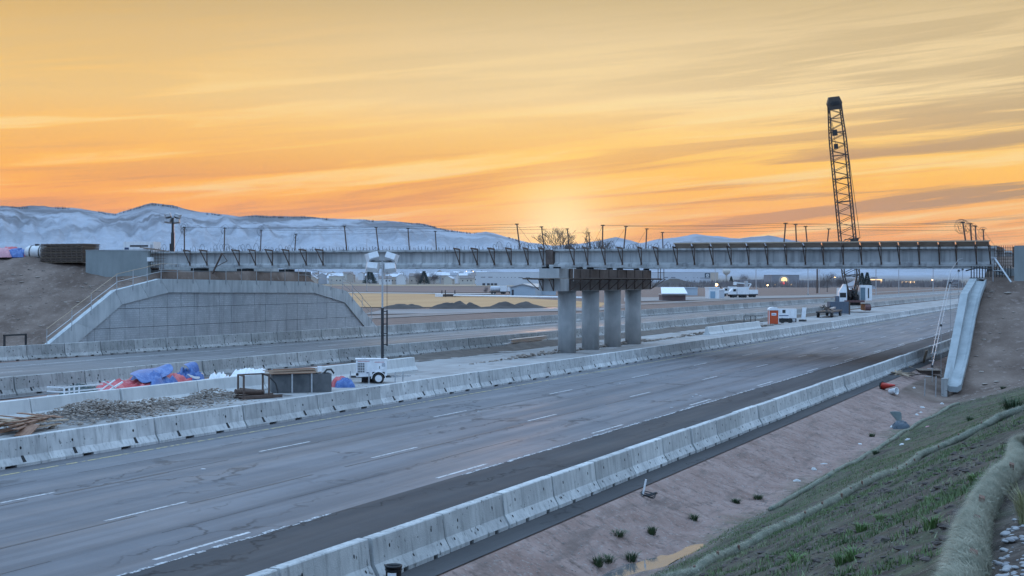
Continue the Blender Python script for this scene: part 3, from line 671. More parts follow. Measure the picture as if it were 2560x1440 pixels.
def retaining_wall(name, label, X, face, panels, rail, mirror=1):
    """X = face plane, face = +1 when the face looks to +x"""
    root = tag(empty(name, (X, 98, 0)), label, 'retaining wall')
    sh = lambda pts: [(y - 98, z) for y, z in pts]
    def hp(poly, line):       # clip by every edge of the convex line
        for (y0, z0), (y1, z1) in zip(line[:-1], line[1:]):
            a, b = -(z1 - z0), (y1 - y0); poly = clip(poly, a, b, a * y0 + b * z0)
            if len(poly) < 3: return []
        return poly
    lo = sh(LO); up = sh(UP)
    extrude_x(MB(), [lo[0]] + [lo[-1]] + lo[1:-1][::-1], -face * .45, -face * .20).build('backing', DARK, root)
    if panels:
        y = lo[0][0]
        while y < lo[-1][0]:
            for r in range(-1, 4):
                z0 = .30 + r * 1.52 if r >= 0 else -.4; z1 = .30 + (r + 1) * 1.52 - .03
                if r < 0: z1 = .27
                p = hp([(y + .015, z0), (y + 1.83 - .015, z0), (y + 1.83 - .015, z1), (y + .015, z1)], lo)
                if len(p) >= 3 and max(q_[1] for q_ in p) - min(q_[1] for q_ in p) > .06:
                    d = random.uniform(-.012, .012); extrude_x(MB(), p, -face * .195 + d, 0 + d).build('panel', TEX, root)
            y += 1.83
    # coping, block by block
    def at(line, u):
        n = len(line) - 1
        return line
    cuts = [0, .5, 1, 1.55, 2, 2.2, 2.4, 2.6, 2.8, 3.0, 3.33, 3.66, 4.0, 4.5, 5.0]
    L6 = [lo[0], lo[1], lo[2], lo[3], lo[4], lo[5]]; U6 = [up[0], up[1], up[2], up[4], up[5], up[6]]
    def ev(P, u):
        i = min(int(u), 4); f_ = u - i; return (lerp(P[i][0], P[i+1][0], f_), lerp(P[i][1], P[i+1][1], f_))
    for c0, c1 in zip(cuts[:-1], cuts[1:]):
        a, b_, c, d = ev(L6, c0), ev(L6, c1), ev(U6, c1), ev(U6, c0); g = .012
        a = (a[0] + g, a[1]); d = (d[0] + g, d[1]); b_ = (b_[0] - g, b_[1]); c = (c[0] - g, c[1])
        extrude_x(MB(), [a, b_, c, d], -face * .30, face * .14).build('coping_block', COPE, root)
    if rail:
        top = lambda yy: float(np.interp(yy, [p_[0] for p_ in up], [p_[1] for p_ in up]))
        posts = [yy - 98 for yy in (82.5, 85.2, 87.4, 90.4, 92.4, 94.2, 96, 98.2, 100.4, 102.8, 105.2, 107.6, 110, 112.4, 114.8, 117.2, 118.5, 120.9, 123.3, 125.6, 127.6, 129.6, 131.6)]
        hh = 1.25
        for p_ in posts:
            MB().tube([(face * .17, p_, top(p_) - .35), (face * .17, p_, top(p_) + hh)], .032, 6).build('rail_post', GALV, root)
        for h_ in (hh, hh * .5):
            for p0, p1 in zip(posts[:-1], posts[1:]):
                if 99 < p0 + 98 < 116: continue
                MB().tube([(face * .17, p0 - .08, top(p0) + h_), (face * .17, p1 + .08, top(p1) + h_ + random.uniform(-.04, .04))], .026, 6).build('rail', WOOD_P if h_ == hh and p0 + 98 < 97 else GALV, root)
    return root
retaining_wall('retaining_wall', 'stone-textured panel wall with railed coping beside far carriageway', -72.9, 1, True, True)
rw = retaining_wall('retaining_wall', 'blue-grey sloping wall end with gutter below right end of bridge', -9.0, -1, True, False)
GUT = mat('gutter_concrete', (.26, .29, .30), (.36, .39, .40), 1.2, .8, .15, 14, streak=((.20, .23, .24), .5, (2, .5, 2)))
for o in rw.children:
    if o.name.startswith('coping_block'): o.data.materials[0] = GUT
# the gutter beside the right-hand coping: a shallow concrete channel in lengths
gp = [(80.2, -.28), (84.5, 1.25), (88.6, 3.35), (91.8, 4.52), (95.6, 5.42)]
for (y0, z0), (y1, z1) in zip(gp[:-1], gp[1:]):
    g = .01; q = MB()
    for xa_, xb_, da, db in ((.16, .30, .16, .02), (.30, .72, .02, .0), (.72, .92, .0, .14)):
        q.hexa([(xa_, y0 - 98 + g, z0 + da - .2), (xb_, y0 - 98 + g, z0 + db - .2), (xb_, y1 - 98 - g, z1 + db - .2), (xa_, y1 - 98 - g, z1 + da - .2)],
               [(xa_, y0 - 98 + g, z0 + da + .1), (xb_, y0 - 98 + g, z0 + db + .1), (xb_, y1 - 98 - g, z1 + db + .1), (xa_, y1 - 98 - g, z1 + da + .1)])
    q.build('gutter_length', GUT, rw)
MB().box(-.12, .20, -17.9, -17.2, -1.0, .25).build('foot_block', CONC_D, rw)
# scaffold stair along the wall's road side
stair = tag(empty('scaffold_stair', (-9.75, 84, 0)), 'spindly metal scaffold stair climbing beside the sloping wall', 'scaffold')
tp = lambda yy: float(np.interp(yy, [p_[0] for p_ in UP], [p_[1] for p_ in UP]))
for y in (81.5, 85.6, 90.4, 95.2, 97.6):
    MB().tube([(0, y - 84, -.05), (0, y - 84, tp(y) + 1.2)], .014, 6).build('scaffold_post', GALV, stair)
    MB().box(-.06, .06, y - 84 - .06, y - 84 + .06, tp(y) + .55, tp(y) + .68).build('scaffold_clamp', STEEL, stair)
for h_ in (.6, 1.35):
    for y0, y1 in ((81.5, 85.6), (85.6, 90.4), (90.4, 95.2), (95.2, 97.6)):
        MB().tube([(0, y0 - 84, tp(y0) + h_), (0, y1 - 84, tp(y1) + h_)], .015, 6).build('hand_rail', GALV, stair)
for i in range(20):
    y = 82 + i * .75; MB().box(-.42, -.10, y - 84 - .12, y - 84 + .12, max(tp(y) - .25, .1), max(tp(y) - .25, .1) + .02).build('tread', GALV, stair)

# abutments
ab = tag(empty('bridge_abutment', (-76, 97, 0)), 'left abutment with square wing wall and dark bearing seat', 'abutment')
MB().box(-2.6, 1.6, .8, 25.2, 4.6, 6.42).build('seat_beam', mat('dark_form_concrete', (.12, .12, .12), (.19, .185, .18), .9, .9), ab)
for y in GY: MB().box(-.6, .5, y - 97.6, y - 96.4, 6.425, 6.66).build('bearing_block', DARK, ab)
MB().box(-2.6, -2.2, .8, 25.2, 6.422, 8.0).build('back_wall', COPE, ab)
MB().hexa([(-5.3, -.02, 5.0), (1.18, -.02, 4.9), (1.18, .42, 4.9), (-5.3, .42, 5.0)], [(-5.3, -.02, 8.12), (1.18, -.02, 8.07), (1.18, .42, 8.07), (-5.3, .42, 8.12)]).build('wing_wall', mat('grey_green_concrete', (.22, .25, .25), (.29, .32, .32), .4, .9, .1, 9, streak=((.17, .19, .19), .5, (1.2, 1.2, .3))), ab)
MB().box(-5.32, 1.22, -.06, .46, 8.121, 8.16).build('wing_wall_cap', COPE, ab)
q = MB()
for i in range(9): q.bar((1.25 + i * .16, .3, 6.5), (1.25 + i * .16, .3, 8.15 + random.uniform(-.1, .15)), .03)
for i in range(6): q.bar((1.2, .28, 6.6 + i * .27), (2.75, .28, 6.6 + i * .27 + random.uniform(-.04, .04)), .025)
q.build('rebar_cage', RUST, ab)
MB().box(1.35, 1.7, -.35, .1, 7.15, 7.5).build('hanging_bag', WHITE, ab)
q = MB(); q.bar((1.1, -.5, 8.25), (2.9, .6, 7.98), .14, .10); q.bar((.6, -.3, 8.32), (2.2, .2, 8.12), .12, .08); q.build('loose_timber', WOOD, ab)
ab2 = tag(empty('bridge_abutment', (-6.5, 97, 0)), 'right abutment with rebar cage and tall grey wing wall', 'abutment')
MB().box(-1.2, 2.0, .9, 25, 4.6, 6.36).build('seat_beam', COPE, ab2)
MB().box(-.55 + .55, 7.0, 0, .5, 5.0, 7.82).build('wing_wall', mat('grey_green_concrete', (.2, .2, .2)), ab2)
MB().box(1.2, 1.6, .9, 25, 6.362, 7.8).build('back_wall', COPE, ab2)
q = MB()
for i in range(9): q.bar((-1.22 + i * .135, .35, 6.45), (-1.22 + i * .135, .35, 7.85), .03)
for i in range(7): q.bar((-1.28, .33, 6.55 + i * .19), (-.02, .33, 6.55 + i * .19), .024)
q.box(-.10, -.02, .25, .42, 6.42, 7.75); q.build('rebar_cage', RUST, ab2)
q = MB()
for i in range(15): q.bar((-2.7 + i * .175, .55, 5.72), (-2.7 + i * .175, .55, 6.5), .06)
q.box(-2.8, -.1, .5, .62, 5.70, 5.76); q.build('shoring_bars', STEEL, ab2)
q = MB(); q.tube([(-3.0, .0, 6.2), (-2.2, -.05, 6.42), (-1.2, -.05, 6.25), (-.4, 0, 5.95)], .05, 6); q.build('hose', STEEL, ab2)
q = MB(); q.tube([(-1.2, -.3, 7.05), (-.1, -1.2, 5.45)], .06, 6); q.tube([(-1.28, -.2, 7.05), (-1.28, -.2, 5.5)], .03, 6); q.tube([(-1.28, -.25, 6.2), (-.65, -.7, 6.2)], .02, 5); q.box(-1.4, -1.05, -.4, -.15, 7.0, 7.1); q.build('pipe_prop', GALV, ab2)
# ---------------------------------------------------------------- things in the median
def crumpled(name, L_, W, H, m, parent=None, seed=1, n=22, ridge=1.0, smooth=True, base=0.0):
    """a heap of folded sheet: a lumpy mound with sharp creases and a ragged foot"""
    u = np.linspace(-1, 1, n); v = np.linspace(-1, 1, n); U, V = np.meshgrid(u, v)
    r = np.maximum(np.abs(U) ** 2.2, np.abs(V) ** 2.2)
    env = np.clip(1 - r, 0, 1) ** .55
    cre = 1 - np.abs(fbm(U * 2.3 + seed * 3.1, V * 2.3 + seed, seed, 3)) * 1.9
    z = base + H * env * (.55 + .45 * cre * ridge) ; wob = 1 + .14 * fbm(U * 1.5 + 9, V * 1.5, seed + 4, 2)
    x = U * L_ / 2 * wob; y = V * W / 2 * wob
    vt = np.stack([x.ravel(), y.ravel(), z.ravel()], 1); i = np.arange((n-1)*(n-1)); rr = i // (n-1); c = i % (n-1); a = rr * n + c
    return link(name, npmesh(name, vt, np.stack([a, a+1, a+n+1, a+n], 1), m, smooth), parent)
def flap(name, pts, m, parent, th=.012):
    """a creased sheet through rows of points"""
    q = MB(); n = len(pts[0])
    for r in pts: q.v += [tuple(p) for p in r]
    for i in range(len(pts) - 1):
        for j in range(n - 1): q.f.append((i*n+j, i*n+j+1, (i+1)*n+j+1, (i+1)*n+j))
    o = q.build(name, m, parent, True); md = o.modifiers.new('solid', 'SOLIDIFY'); md.thickness = th; s = o.modifiers.new('sub', 'SUBSURF'); s.levels = 1; s.render_levels = 2; return o
BLUE = mat('blue_tarpaulin', (.035, .10, .30), (.06, .15, .40), 3, .35, .5, 12, streak=((.35, .45, .65), .35, (3, 3, 3)))
RED = mat('red_tarpaulin', (.46, .06, .075), (.60, .12, .13), 3, .45, .5, 10, streak=((.55, .28, .3), .3, (3, 3, 3)))
PLAST = mat('white_sheeting', (.72, .74, .76), (.82, .83, .84), 3, .4, .4, 8)
# tarpaulin heap behind the smooth barriers
th = tag(empty('tarpaulin_heap', (-43.7, 57.2, 0), rad(90)), 'heap of crumpled red and blue tarpaulins behind smooth median barriers', 'tarpaulin')
crumpled('red_sheet', 6.0, 2.4, 1.22, RED, th, 3, ridge=.7); 
c = crumpled('red_sheet', 3.4, 2.2, 1.12, RED, th, 8, ridge=.6); c.location = (-2.4, .1, 0)
c = crumpled('blue_sheet', 2.3, 2.0, 1.25, BLUE, th, 5, ridge=.9); c.location = (-.6, -.35, .05)
c = crumpled('blue_sheet', 1.0, 1.5, 1.42, BLUE, th, 12, ridge=.9); c.location = (2.3, -.3, 0)
flap('blue_flap', [[(-2.3, -.9, .55), (-1.2, -1.0, .8), (-.2, -.9, .9), (.6, -.8, 1.15)], [(-2.2, -.5, 1.15), (-1.1, -.4, 1.25), (-.2, -.3, 1.2), (.75, -.4, 1.6)], [(-2.0, .2, 1.0), (-1.0, .3, 1.3), (0, .2, 1.25), (.5, .1, 1.3)]], BLUE, th)
flap('blue_flap', [[(2.0, -.7, .5), (2.7, -.8, .55)], [(1.9, -.6, 1.3), (2.8, -.6, 1.62)], [(2.1, 0, 1.35), (2.7, .1, 1.35)]], BLUE, th)
flap('white_edge', [[(1.2, -1.0, .9), (1.9, -1.0, .6), (2.3, -1.05, .62)], [(1.2, -1.0, 1.0), (1.9, -1.0, .74), (2.3, -1.05, .78)]], PLAST, th)
# wire crate of bottles beside it
cr = tag(empty('wire_crate', (-43.6, 51.3, 0), rad(86)), 'white slatted crate filled with dark sacks behind smooth barriers', 'crate')
for z in (.2, .4, .6, .80):
    MB().box(-1.2, 1.2, -.52, -.48, z, z + .06).build('slat', WHITE, cr); MB().box(-1.22, -1.18, -.5, .5, z, z + .06).build('slat', WHITE, cr)
for x in (-1.2, -.9, -.6, -.3): MB().box(x - .03, x + .03, -.55, -.5, 0, .88).build('upright', WHITE, cr)
c = crumpled('dark_sack', 1.7, .95, .95, mat('dark_green_sack', (.03, .05, .05), (.07, .1, .1), 4, .5, .5, 10), cr, 4); c.location = (.25, .05, 0)
c = crumpled('dark_sack', .8, .8, .8, mat('dark_green_sack', (.03, .05, .05)), cr, 9); c.location = (1.1, .1, 0)
q = MB(); q.bar((1.0, -.55, .55), (1.9, -.6, .98), .05); q.bar((1.2, -.55, .95), (1.95, -.6, .62), .05); q.bar((1.6, -.5, .5), (2.4, -.6, .85), .07); q.build('broken_slat', WHITE, cr)
# white sheeting farther along
ws = tag(empty('white_sheet_pile', (-43.0, 64.0, 0), rad(90)), 'crumpled white plastic sheeting behind the smooth median barriers', 'sheeting')
crumpled('sheet', 2.4, 1.6, 1.05, PLAST, ws, 6, ridge=.8); c = crumpled('sheet_fold', 2.2, 1.2, .92, PLAST, ws, 10, ridge=.8); c.location = (1.7, .1, 0)
c = crumpled('sheet_fold', 1.4, 1.0, .92, PLAST, ws, 15); c.location = (-2.4, 0, 0)
# rubble strewn in front of the smooth barriers
ROCK = mat('rubble_stone', (.20, .165, .14), (.38, .325, .28), 1.8, .95, .6, 14)
def stone_mesh(seed, m):
    r = random.Random(seed); q = MB(); n = 6
    q.v = [(0, 0, -.35)]
    for z, s in ((-.2, .8), (.12, 1.0), (.38, .6)):
        for k in range(n):
            a = 2 * math.pi * k / n + r.uniform(-.3, .3); d = s * r.uniform(.75, 1.2); q.v.append((d * math.cos(a), d * .8 * math.sin(a), z + r.uniform(-.1, .1)))
    q.v.append((0, 0, .5)); 
    for k in range(n):
        k2 = (k + 1) % n; q.f.append((0, 1 + k2, 1 + k))
        for l in range(2): q.f.append((1+l*n+k, 1+l*n+k2, 1+(l+1)*n+k2, 1+(l+1)*n+k))
        q.f.append((1+2*n+k, 1+2*n+k2, 1+3*n))
    return q
rub = MB(); r_ = random.Random(5)
stones = [stone_mesh(i, ROCK) for i in range(8)]
def strew(q, cx, cy, n, sx, sy, h, smin, smax):
    for _ in range(n):
        gx, gy = r_.gauss(0, .45), r_.gauss(0, .45); x, y = cx + gx * sx, cy + gy * sy
        if x < -39.85: x = -39.85 + r_.uniform(0, .3)
        z = h * math.exp(-(gx * gx + gy * gy) * 2.2) * r_.uniform(.3, 1.0); s = r_.uniform(smin, smax); st = stones[r_.randrange(8)]
        a = r_.uniform(0, 6.28); ca, sa = math.cos(a), math.sin(a); b = len(q.v)
        q.v += [(x + s * (vx * ca - vy * sa), y + s * (vx * sa + vy * ca), z + s * vz * .8) for vx, vy, vz in st.v]; q.f += [tuple(b + i for i in f) for f in st.f]
strew(rub, -38.6, 46.5, 1700, 2.2, 4.4, .75, .02, .10); strew(rub, -38.9, 51.0, 900, 1.8, 4.0, .45, .02, .09); strew(rub, -39.1, 55.3, 800, 1.5, 3.0, .55, .02, .09); strew(rub, -37.8, 50, 260, 4.0, 14, .05, .02, .09); strew(rub, -36.5, 62, 160, 5, 30, .03, .02, .08)
for y in (100, 118, 140, 165): strew(rub, -46.8, y, 160, 1.6, 16, .3, .05, .25)
strew(rub, -38.6, 47.5, 90, 2.4, 7, .5, .09, .22)
for ax0, ax1, ay0, ay1, n_ in ((-8.0, 4, 74, 97, 500), (-92, -75, 82, 97, 700)):
    T_ = np.array([r_.uniform(ax0, ax1) for _ in range(n_)]); S_ = np.array([r_.uniform(ay0, ay1) for _ in range(n_)]); Z_ = ground_z(T_, S_)
    for t_, s_, z_ in zip(T_, S_, Z_):
        st = stones[r_.randrange(8)]; sz = r_.uniform(.03, .09) if r_.random() < .85 else r_.uniform(.1, .22); b = len(rub.v); rub.v += [(t_ + sz * vx, s_ + sz * vy, z_ + sz * vz * .6) for vx, vy, vz in st.v]; rub.f += [tuple(b + i for i in f) for f in st.f]
tag(rub.build('rubble', ROCK), 'broken rubble heaped along median barriers and strewn on dirt slopes', kind='stuff')
# boards thrown down at the left
bp_ = tag(empty('board_pile', (-37.3, 41.0, 0), rad(100)), 'loose heap of splintered brown boards at the end of the rubble', 'boards')
RB = mat('red_brown_board', (.20, .105, .065), (.33, .19, .125), 4, .85, .2, 20, stretch=(.3, 3, 3))
for i in range(22):
    a = random.uniform(-.35, .25) + (1.3 if i > 18 else 0); L_ = random.uniform(1.8, 3.4); x, y, z = random.uniform(-1.0, .8), random.uniform(-.7, .7), .06 + i * .022
    MB().bar((x - L_/2*math.cos(a), y - L_/2*math.sin(a), z + random.uniform(-.05, .12)), (x + L_/2*math.cos(a), y + L_/2*math.sin(a), z + random.uniform(-.05, .15)), random.uniform(.09, .2), .035).build('board', RB if i % 3 else WOOD_P, bp_)
MB().bar((-1.6, -1.0, .05), (-.6, -.8, .35), .55, .03).build('plywood_scrap', RB, bp_)
# steel frame on a skid
fr = tag(empty('equipment_skid', (-37.5, 57.0, 0), rad(62)), 'low rusty steel frame with uprights and pipes beside formwork box', 'frame')
for x, y in ((-1.35, -.5), (-1.2, .5), (.35, -.5), (.5, .55)): MB().box(x - .045, x + .045, y - .045, y + .045, .1, 1.22).build('upright', RUST, fr)
q = MB(); q.bar((-1.4, -.5, 1.2), (-1.2, .5, 1.2), .07); q.bar((-1.2, .5, 1.2), (.5, .55, 1.2), .07); q.bar((.35, -.5, 1.2), (.5, .55, 1.2), .07); q.build('top_rail', RUST, fr)
MB().box(-1.5, 1.2, -.62, -.5, .05, .20).build('skid', RUST, fr); MB().box(-1.5, 1.2, .5, .62, .05, .20).build('skid', RUST, fr); MB().box(-1.45, .8, -.5, .5, .08, .14).build('base_plate', RUST, fr)
MB().tube([(-1.7, -.1, .42), (.3, .1, .30)], .13, 10).build('pipe', RUST, fr); MB().tube([(-1.2, .3, .5), (.2, .0, .34)], .08, 10).build('pipe', RUST, fr)
MB().tube([(.4, .5, 1.2), (.8, .45, 1.1), (1.25, .3, .7), (1.4, .25, .2)], .05, 6).build('hose', STEEL, fr)
# formwork box with boards on top
fb = tag(empty('formwork_box', (-37.7, 61.0, 0), rad(38)), 'dark plywood formwork box with boards laid over its top', 'formwork')
fb.scale = (.74, .8, .92)
fr.scale = (.78, .78, .95)
DP = mat('dark_form_ply', (.055, .06, .065), (.12, .125, .13), 1.2, .7, .2, 12, streak=((.2, .2, .2), .4, (1, 3, 1)))
for x0, x1 in ((-2.0, -.7), (-.68, .6), (.62, 1.95)): MB().box(x0, x1, -.70, -.64, .04, 1.02).build('side_panel', DP, fb)
MB().box(-2.0, 1.95, .64, .70, .04, 1.02).build('side_panel', DP, fb); MB().box(-2.0, -1.94, -.638, .638, .04, 1.02).build('end_panel', DP, fb); MB().box(1.89, 1.95, -.638, .638, .04, 1.02).build('end_panel', DP, fb)
for x in (-.69, .61): MB().box(x - .05, x + .05, -.78, -.702, 0, 1.06).build('stud', GALV, fb)
for i in range(7):
    y = -.75 + i * .2; a = random.uniform(-.05, .05); MB().bar((-2.3 + random.uniform(-.3, .2), y - a, 1.06 + .02 * i), (1.0 + random.uniform(-.3, .4), y + a, 1.08 + .025 * i), .19, .035).build('board', WOOD_P if i % 2 else RB, fb)
MB().bar((-1.9, -.4, 1.27), (.9, -.1, 1.29), .3, .05).build('board', RB, fb)
MB().box(1.05, 1.35, -.5, -.2, 1.03, 1.42).build('white_bag', PLAST, fb); MB().tube([(1.5, -.3, 1.05), (1.7, -.2, 1.22), (2.0, -.1, 1.22), (2.2, -.1, 1.0)], .06, 6).build('hose', STEEL, fb)
st_ = tag(empty('small_tarpaulin', (-37.3, 64.6, 0), rad(40)), 'small blue and red tarpaulin scrap between formwork box and trailer', 'tarpaulin')
crumpled('blue_sheet', 1.0, .9, .55, BLUE, st_, 21); c = crumpled('red_sheet', .9, .7, .62, RED, st_, 23); c.location = (-.15, .35, 0)

# ---------------------------------------------------------------- light tower trailer
def light_head(root, z, m, s=1.0, tilt=.25, lens=None):
    MB().box(-.62 * s, .62 * s, -.035, .035, z - .03, z + .03).build('cross_bar', STEEL, root)
    for x, dz, a in ((-.5, .27, .25), (.45, .24, -.3), (-.52, -.27, -.15), (.38, -.30, .1)):
        o = empty('lamp_pivot', (0, 0, 0)); 
        q = MB(); w, h, d = .36 * s, .26 * s, .26 * s
        q.hexa([(-w*.7, d, -h*.6), (w*.7, d, -h*.6), (w*.7, d, h*.6), (-w*.7, d, h*.6)], [(-w, -d, -h), (w, -d, -h), (w, -d, h), (-w, -d, h)]) if 0 else q.hexa([(-w*.72, d, -h*.6), (w*.72, d, -h*.6), (w, -d, -h), (-w, -d, -h)][::-1] if 0 else [(-w, -d, -h), (w, -d, -h), (w*.72, d, -h*.6), (-w*.72, d, -h*.6)], [(-w, -d, h), (w, -d, h), (w*.72, d, h*.6), (-w*.72, d, h*.6)])
        bpy.data.objects.remove(o)
        lm = q.build('floodlight', m, root); lm.location = (x * s, 0, z + dz * s); lm.rotation_euler = (tilt, a, math.pi + a * .8)
        g = MB().box(-w * .92, w * .92, -d - .012, -d - .002, -h * .9, h * .9).build('lens', lens or GLASS, lm)
        MB().box(-.03, .03, -.04, .04, -h - .06 if dz > 0 else h, -h if dz > 0 else h + .06).build('lamp_bracket', STEEL, lm)
lt = tag(empty('light_tower_trailer', (-37.55, 67.9, 0), rad(30)), 'white light tower trailer with raised mast and four floodlights in median', 'light tower')
body = MB(); body.prism([(-.95, .42), (.98, .50), (.98, 1.48), (.90, 1.52), (-.88, 1.50), (-.95, 1.46)], (0, -.55, 0), (0, .55, 0), (1, 0, 0)); body.build('body', WHITE, lt)
MB().box(-1.0, 1.02, -.58, .58, 1.521, 1.56).build('body_lid', WHITE, lt)
MB().box(-.86, -.40, -.575, -.552, .70, 1.30).build('radiator_grille', DARK, lt)
for i in range(6): MB().box(-.86, -.40, -.59, -.576, .72 + i * .1, .75 + i * .1).build('grille_bar', WHITE, lt)
for i in range(4): MB().box(-.84 + i * .135, -.82 + i * .135, -.596, -.591, .70, 1.30).build('grille_bar', WHITE, lt)
MB().box(.12, .94, -.572, -.552, .92, 1.42).build('door_panel', WHITE, lt)
MB().box(.50, .54, -.59, -.573, .95, 1.10).build('door_latch', STEEL, lt)
def text(s, size, m, parent, loc, rot=(rad(90), 0, 0), name='lettering', ext=.002):
    cu = bpy.data.curves.new(name, 'FONT'); cu.body = s; cu.size = size; cu.align_x = 'CENTER'; cu.align_y = 'CENTER'; cu.extrude = ext
    o = bpy.data.objects.new(name, cu); col.objects.link(o); dg = bpy.context.evaluated_depsgraph_get(); me = bpy.data.meshes.new_from_object(o.evaluated_get(dg)); bpy.data.objects.remove(o)
    me.materials.clear(); me.materials.append(m); me.name = name; o = link(name, me, parent); o.location = loc; o.rotation_euler = rot; return o
REDP = mat('red_print', (.45, .05, .06), rough=.5); NAVY = mat('navy_print', (.03, .06, .14), rough=.5)
text('435', .16, NAVY, lt, (.76, -.577, 1.12)); MB().box(.66, .86, -.578, -.573, 1.22, 1.26).build('decal', NAVY, lt)
MB().box(.20, .80, -.578, -.573, 1.34, 1.37).build('decal', REDP, lt); MB().box(-.85, -.1, -.557, -.551, 1.40, 1.43).build('decal', REDP, lt); MB().box(-.30, -.12, -.557, -.551, .66, .72).build('decal', NAVY, lt)
MB().lathe([(.09, 0), (.09, .05)], (-.88, -.60, .6), 10, 'y').build('exhaust_port', STEEL, lt)
lt.scale = (.86, .86, .86)
# arched fender and wheel
q = MB(); pr = []
for k in range(9):
    a = math.pi * k / 8; pr.append((.42 * math.cos(a), .42 * math.sin(a)))
for k in range(9):
    a = math.pi * (8 - k) / 8; pr.append((.47 * math.cos(a), .45 * math.sin(a)))
for sy in (-1, 1):
    q = MB().prism([(.45 + a, .33 + b) for a, b in pr], (0, sy * .56, 0), (0, sy * .80, 0), (1, 0, 0)); q.build('fender', WHITE, lt)
    MB().box(.06, .84, sy * .556 - .003, sy * .556 + .003, .34, .74).build('wheel_well', DARK, lt)
    w = MB().lathe([(.22, -.09), (.32, -.10), (.345, -.06), (.345, .06), (.32, .10), (.22, .09)], (0, 0, 0), 22, 'y', False).build('wheel', RUBBER, lt, True); w.location = (.45, sy * .68, .345)
    MB().lathe([(.225, -.08), (.2, -.085), (.06, -.05), (.05, -.1), (.02, -.1)], (0, 0, 0), 16, 'y').build('rim', WHITE, w).rotation_euler = (0, 0, 0 if sy < 0 else math.pi)
q = MB(); q.box(-1.35, 1.25, -.5, -.42, .38, .45); q.box(-1.35, 1.25, .42, .5, .38, .45); q.box(-1.35, -1.28, -.5, .5, .38, .45); q.build('chassis', STEEL, lt)
q = MB(); q.bar((1.2, -.45, .42), (2.3, 0, .45), .07); q.bar((1.2, .45, .42), (2.3, 0, .45), .07); q.box(2.25, 2.5, -.06, .06, .4, .5); q.build('drawbar', GALV, lt)
for x, y in ((-1.3, -.75), (-.15, -.82), (1.5, -.45), (-1.3, .75), (2.0, 0)):
    q = MB().box(x - .035, x + .035, y - .035, y + .035, .06, .72); q.box(x - .1, x + .1, y - .1, y + .1, 0, .06); q.bar((x, y, .42), (x, y * .5, .42), .06); q.build('outrigger_jack', GALV, lt)
MB().box(-.6, .25, .2, .52, .02, .40).build('fuel_tank', STEEL, lt)
MB().tube([(-.38, 0, 1.56), (-.38, 0, 1.78)], .03, 8).build('exhaust_stack', GALV, lt); MB().tube([(-.55, .1, 1.56), (-.55, .1, 1.72)], .03, 8).build('exhaust_stack', GALV, lt)
q = MB(); q.box(.62, .80, -.09, .09, 1.0, 4.75); q.build('mast_lower', STEEL, lt)
MB().box(.95, 1.05, -.06, .06, 2.35, 4.60).build('mast_ram', STEEL, lt)
q = MB()
for z in (2.4, 3.1, 3.7, 4.5): q.box(.80, .95, -.04, .04, z, z + .06)
q.build('mast_tie', STEEL, lt)
MB().box(.655, .765, -.055, .055, 4.75, 7.7).build('mast_upper', GALV, lt)
MB().tube([(1.0, 0, 4.6), (1.0, 0, 7.7)], .015, 6).build('mast_cable', STEEL, lt)
hd = empty('light_head', (.71, 0, 0), 0, lt); light_head(hd, 7.70, WHITE, 1.2)
# second tower on the left embankment, beyond the abutment
p = AS(432, 620, 122.5)
l2 = tag(empty('light_tower', (p.x, 122.5, 7.0), rad(30)), 'tall light tower with four floodlights behind the left abutment', 'light tower')
zt_ = AS(432, 545, 122.5).z - 7.0
q = MB().box(-.17, .17, -.17, .17, 0, zt_ * .7); q.build('mast_lower', STEEL, l2); MB().box(-.12, .12, -.12, .12, zt_ * .7, zt_).build('mast_upper', STEEL, l2); MB().box(-.9, .6, -.5, .5, 0, .9).build('body', WHITE, l2); MB().box(-.32, -.18, -.12, .12, 1.6, 2.4).build('winch_box', STEEL, l2)
light_head(l2, zt_, mat('grey_lamp', (.35, .36, .38), (.45, .46, .48), 4, .5), 1.0, .1)

# ---------------------------------------------------------------- toilet, generator and gear farther down the median
ORANGE = mat('orange_plastic', (.55, .085, .02), (.62, .12, .035), 3, .5)
tl = tag(empty('portable_toilet', (-40.3, 176.2, 0), rad(24)), 'orange portable toilet with white arched roof in median', 'toilet')
MB().box(-.55, .55, -.5, .55, .12, 1.85).build('cabin', ORANGE, tl); MB().box(-.6, .6, -.6, .6, 0, .12).build('base', STEEL, tl)
pr = [(-.62, 1.82), (.62, 1.82), (.62, 1.95)] + [(.6 * math.cos(a), 1.95 + .28 * math.sin(a)) for a in np.linspace(.25, math.pi - .25, 8)] + [(-.62, 1.95)]
MB().prism(pr, (0, -.62, 0), (0, .6, 0), (1, 0, 0)).build('roof', WHITE, tl)
pr = [(-.44, .18), (.44, .18), (.44, 1.6)] + [(.44 * math.cos(a), 1.6 + .22 * math.sin(a)) for a in np.linspace(.2, math.pi - .2, 7)] + [(-.44, 1.6)]
d = MB().prism(pr, (0, -.53, 0), (0, -.503, 0), (1, 0, 0)).build('door', mat('deep_orange', (.48, .065, .015), (.54, .08, .02), 3, .5), tl)
MB().box(-.30, .30, -.545, -.531, 1.18, 1.48).build('sign_plate', WHITE, d); MB().box(-.22, .22, -.549, -.546, 1.29, 1.36).build('sign_print', mat('blue_print', (.08, .16, .35), rough=.5), d)
for x in (-.59, .59): MB().box(x - .035, x + .035, -.56, -.49, .1, 1.84).build('corner_post', WHITE, tl)
gn = tag(empty('generator_trailer', (-40.6, 184.5, 0), rad(25)), 'white generator trailer with black skirt beside orange toilet', 'generator')
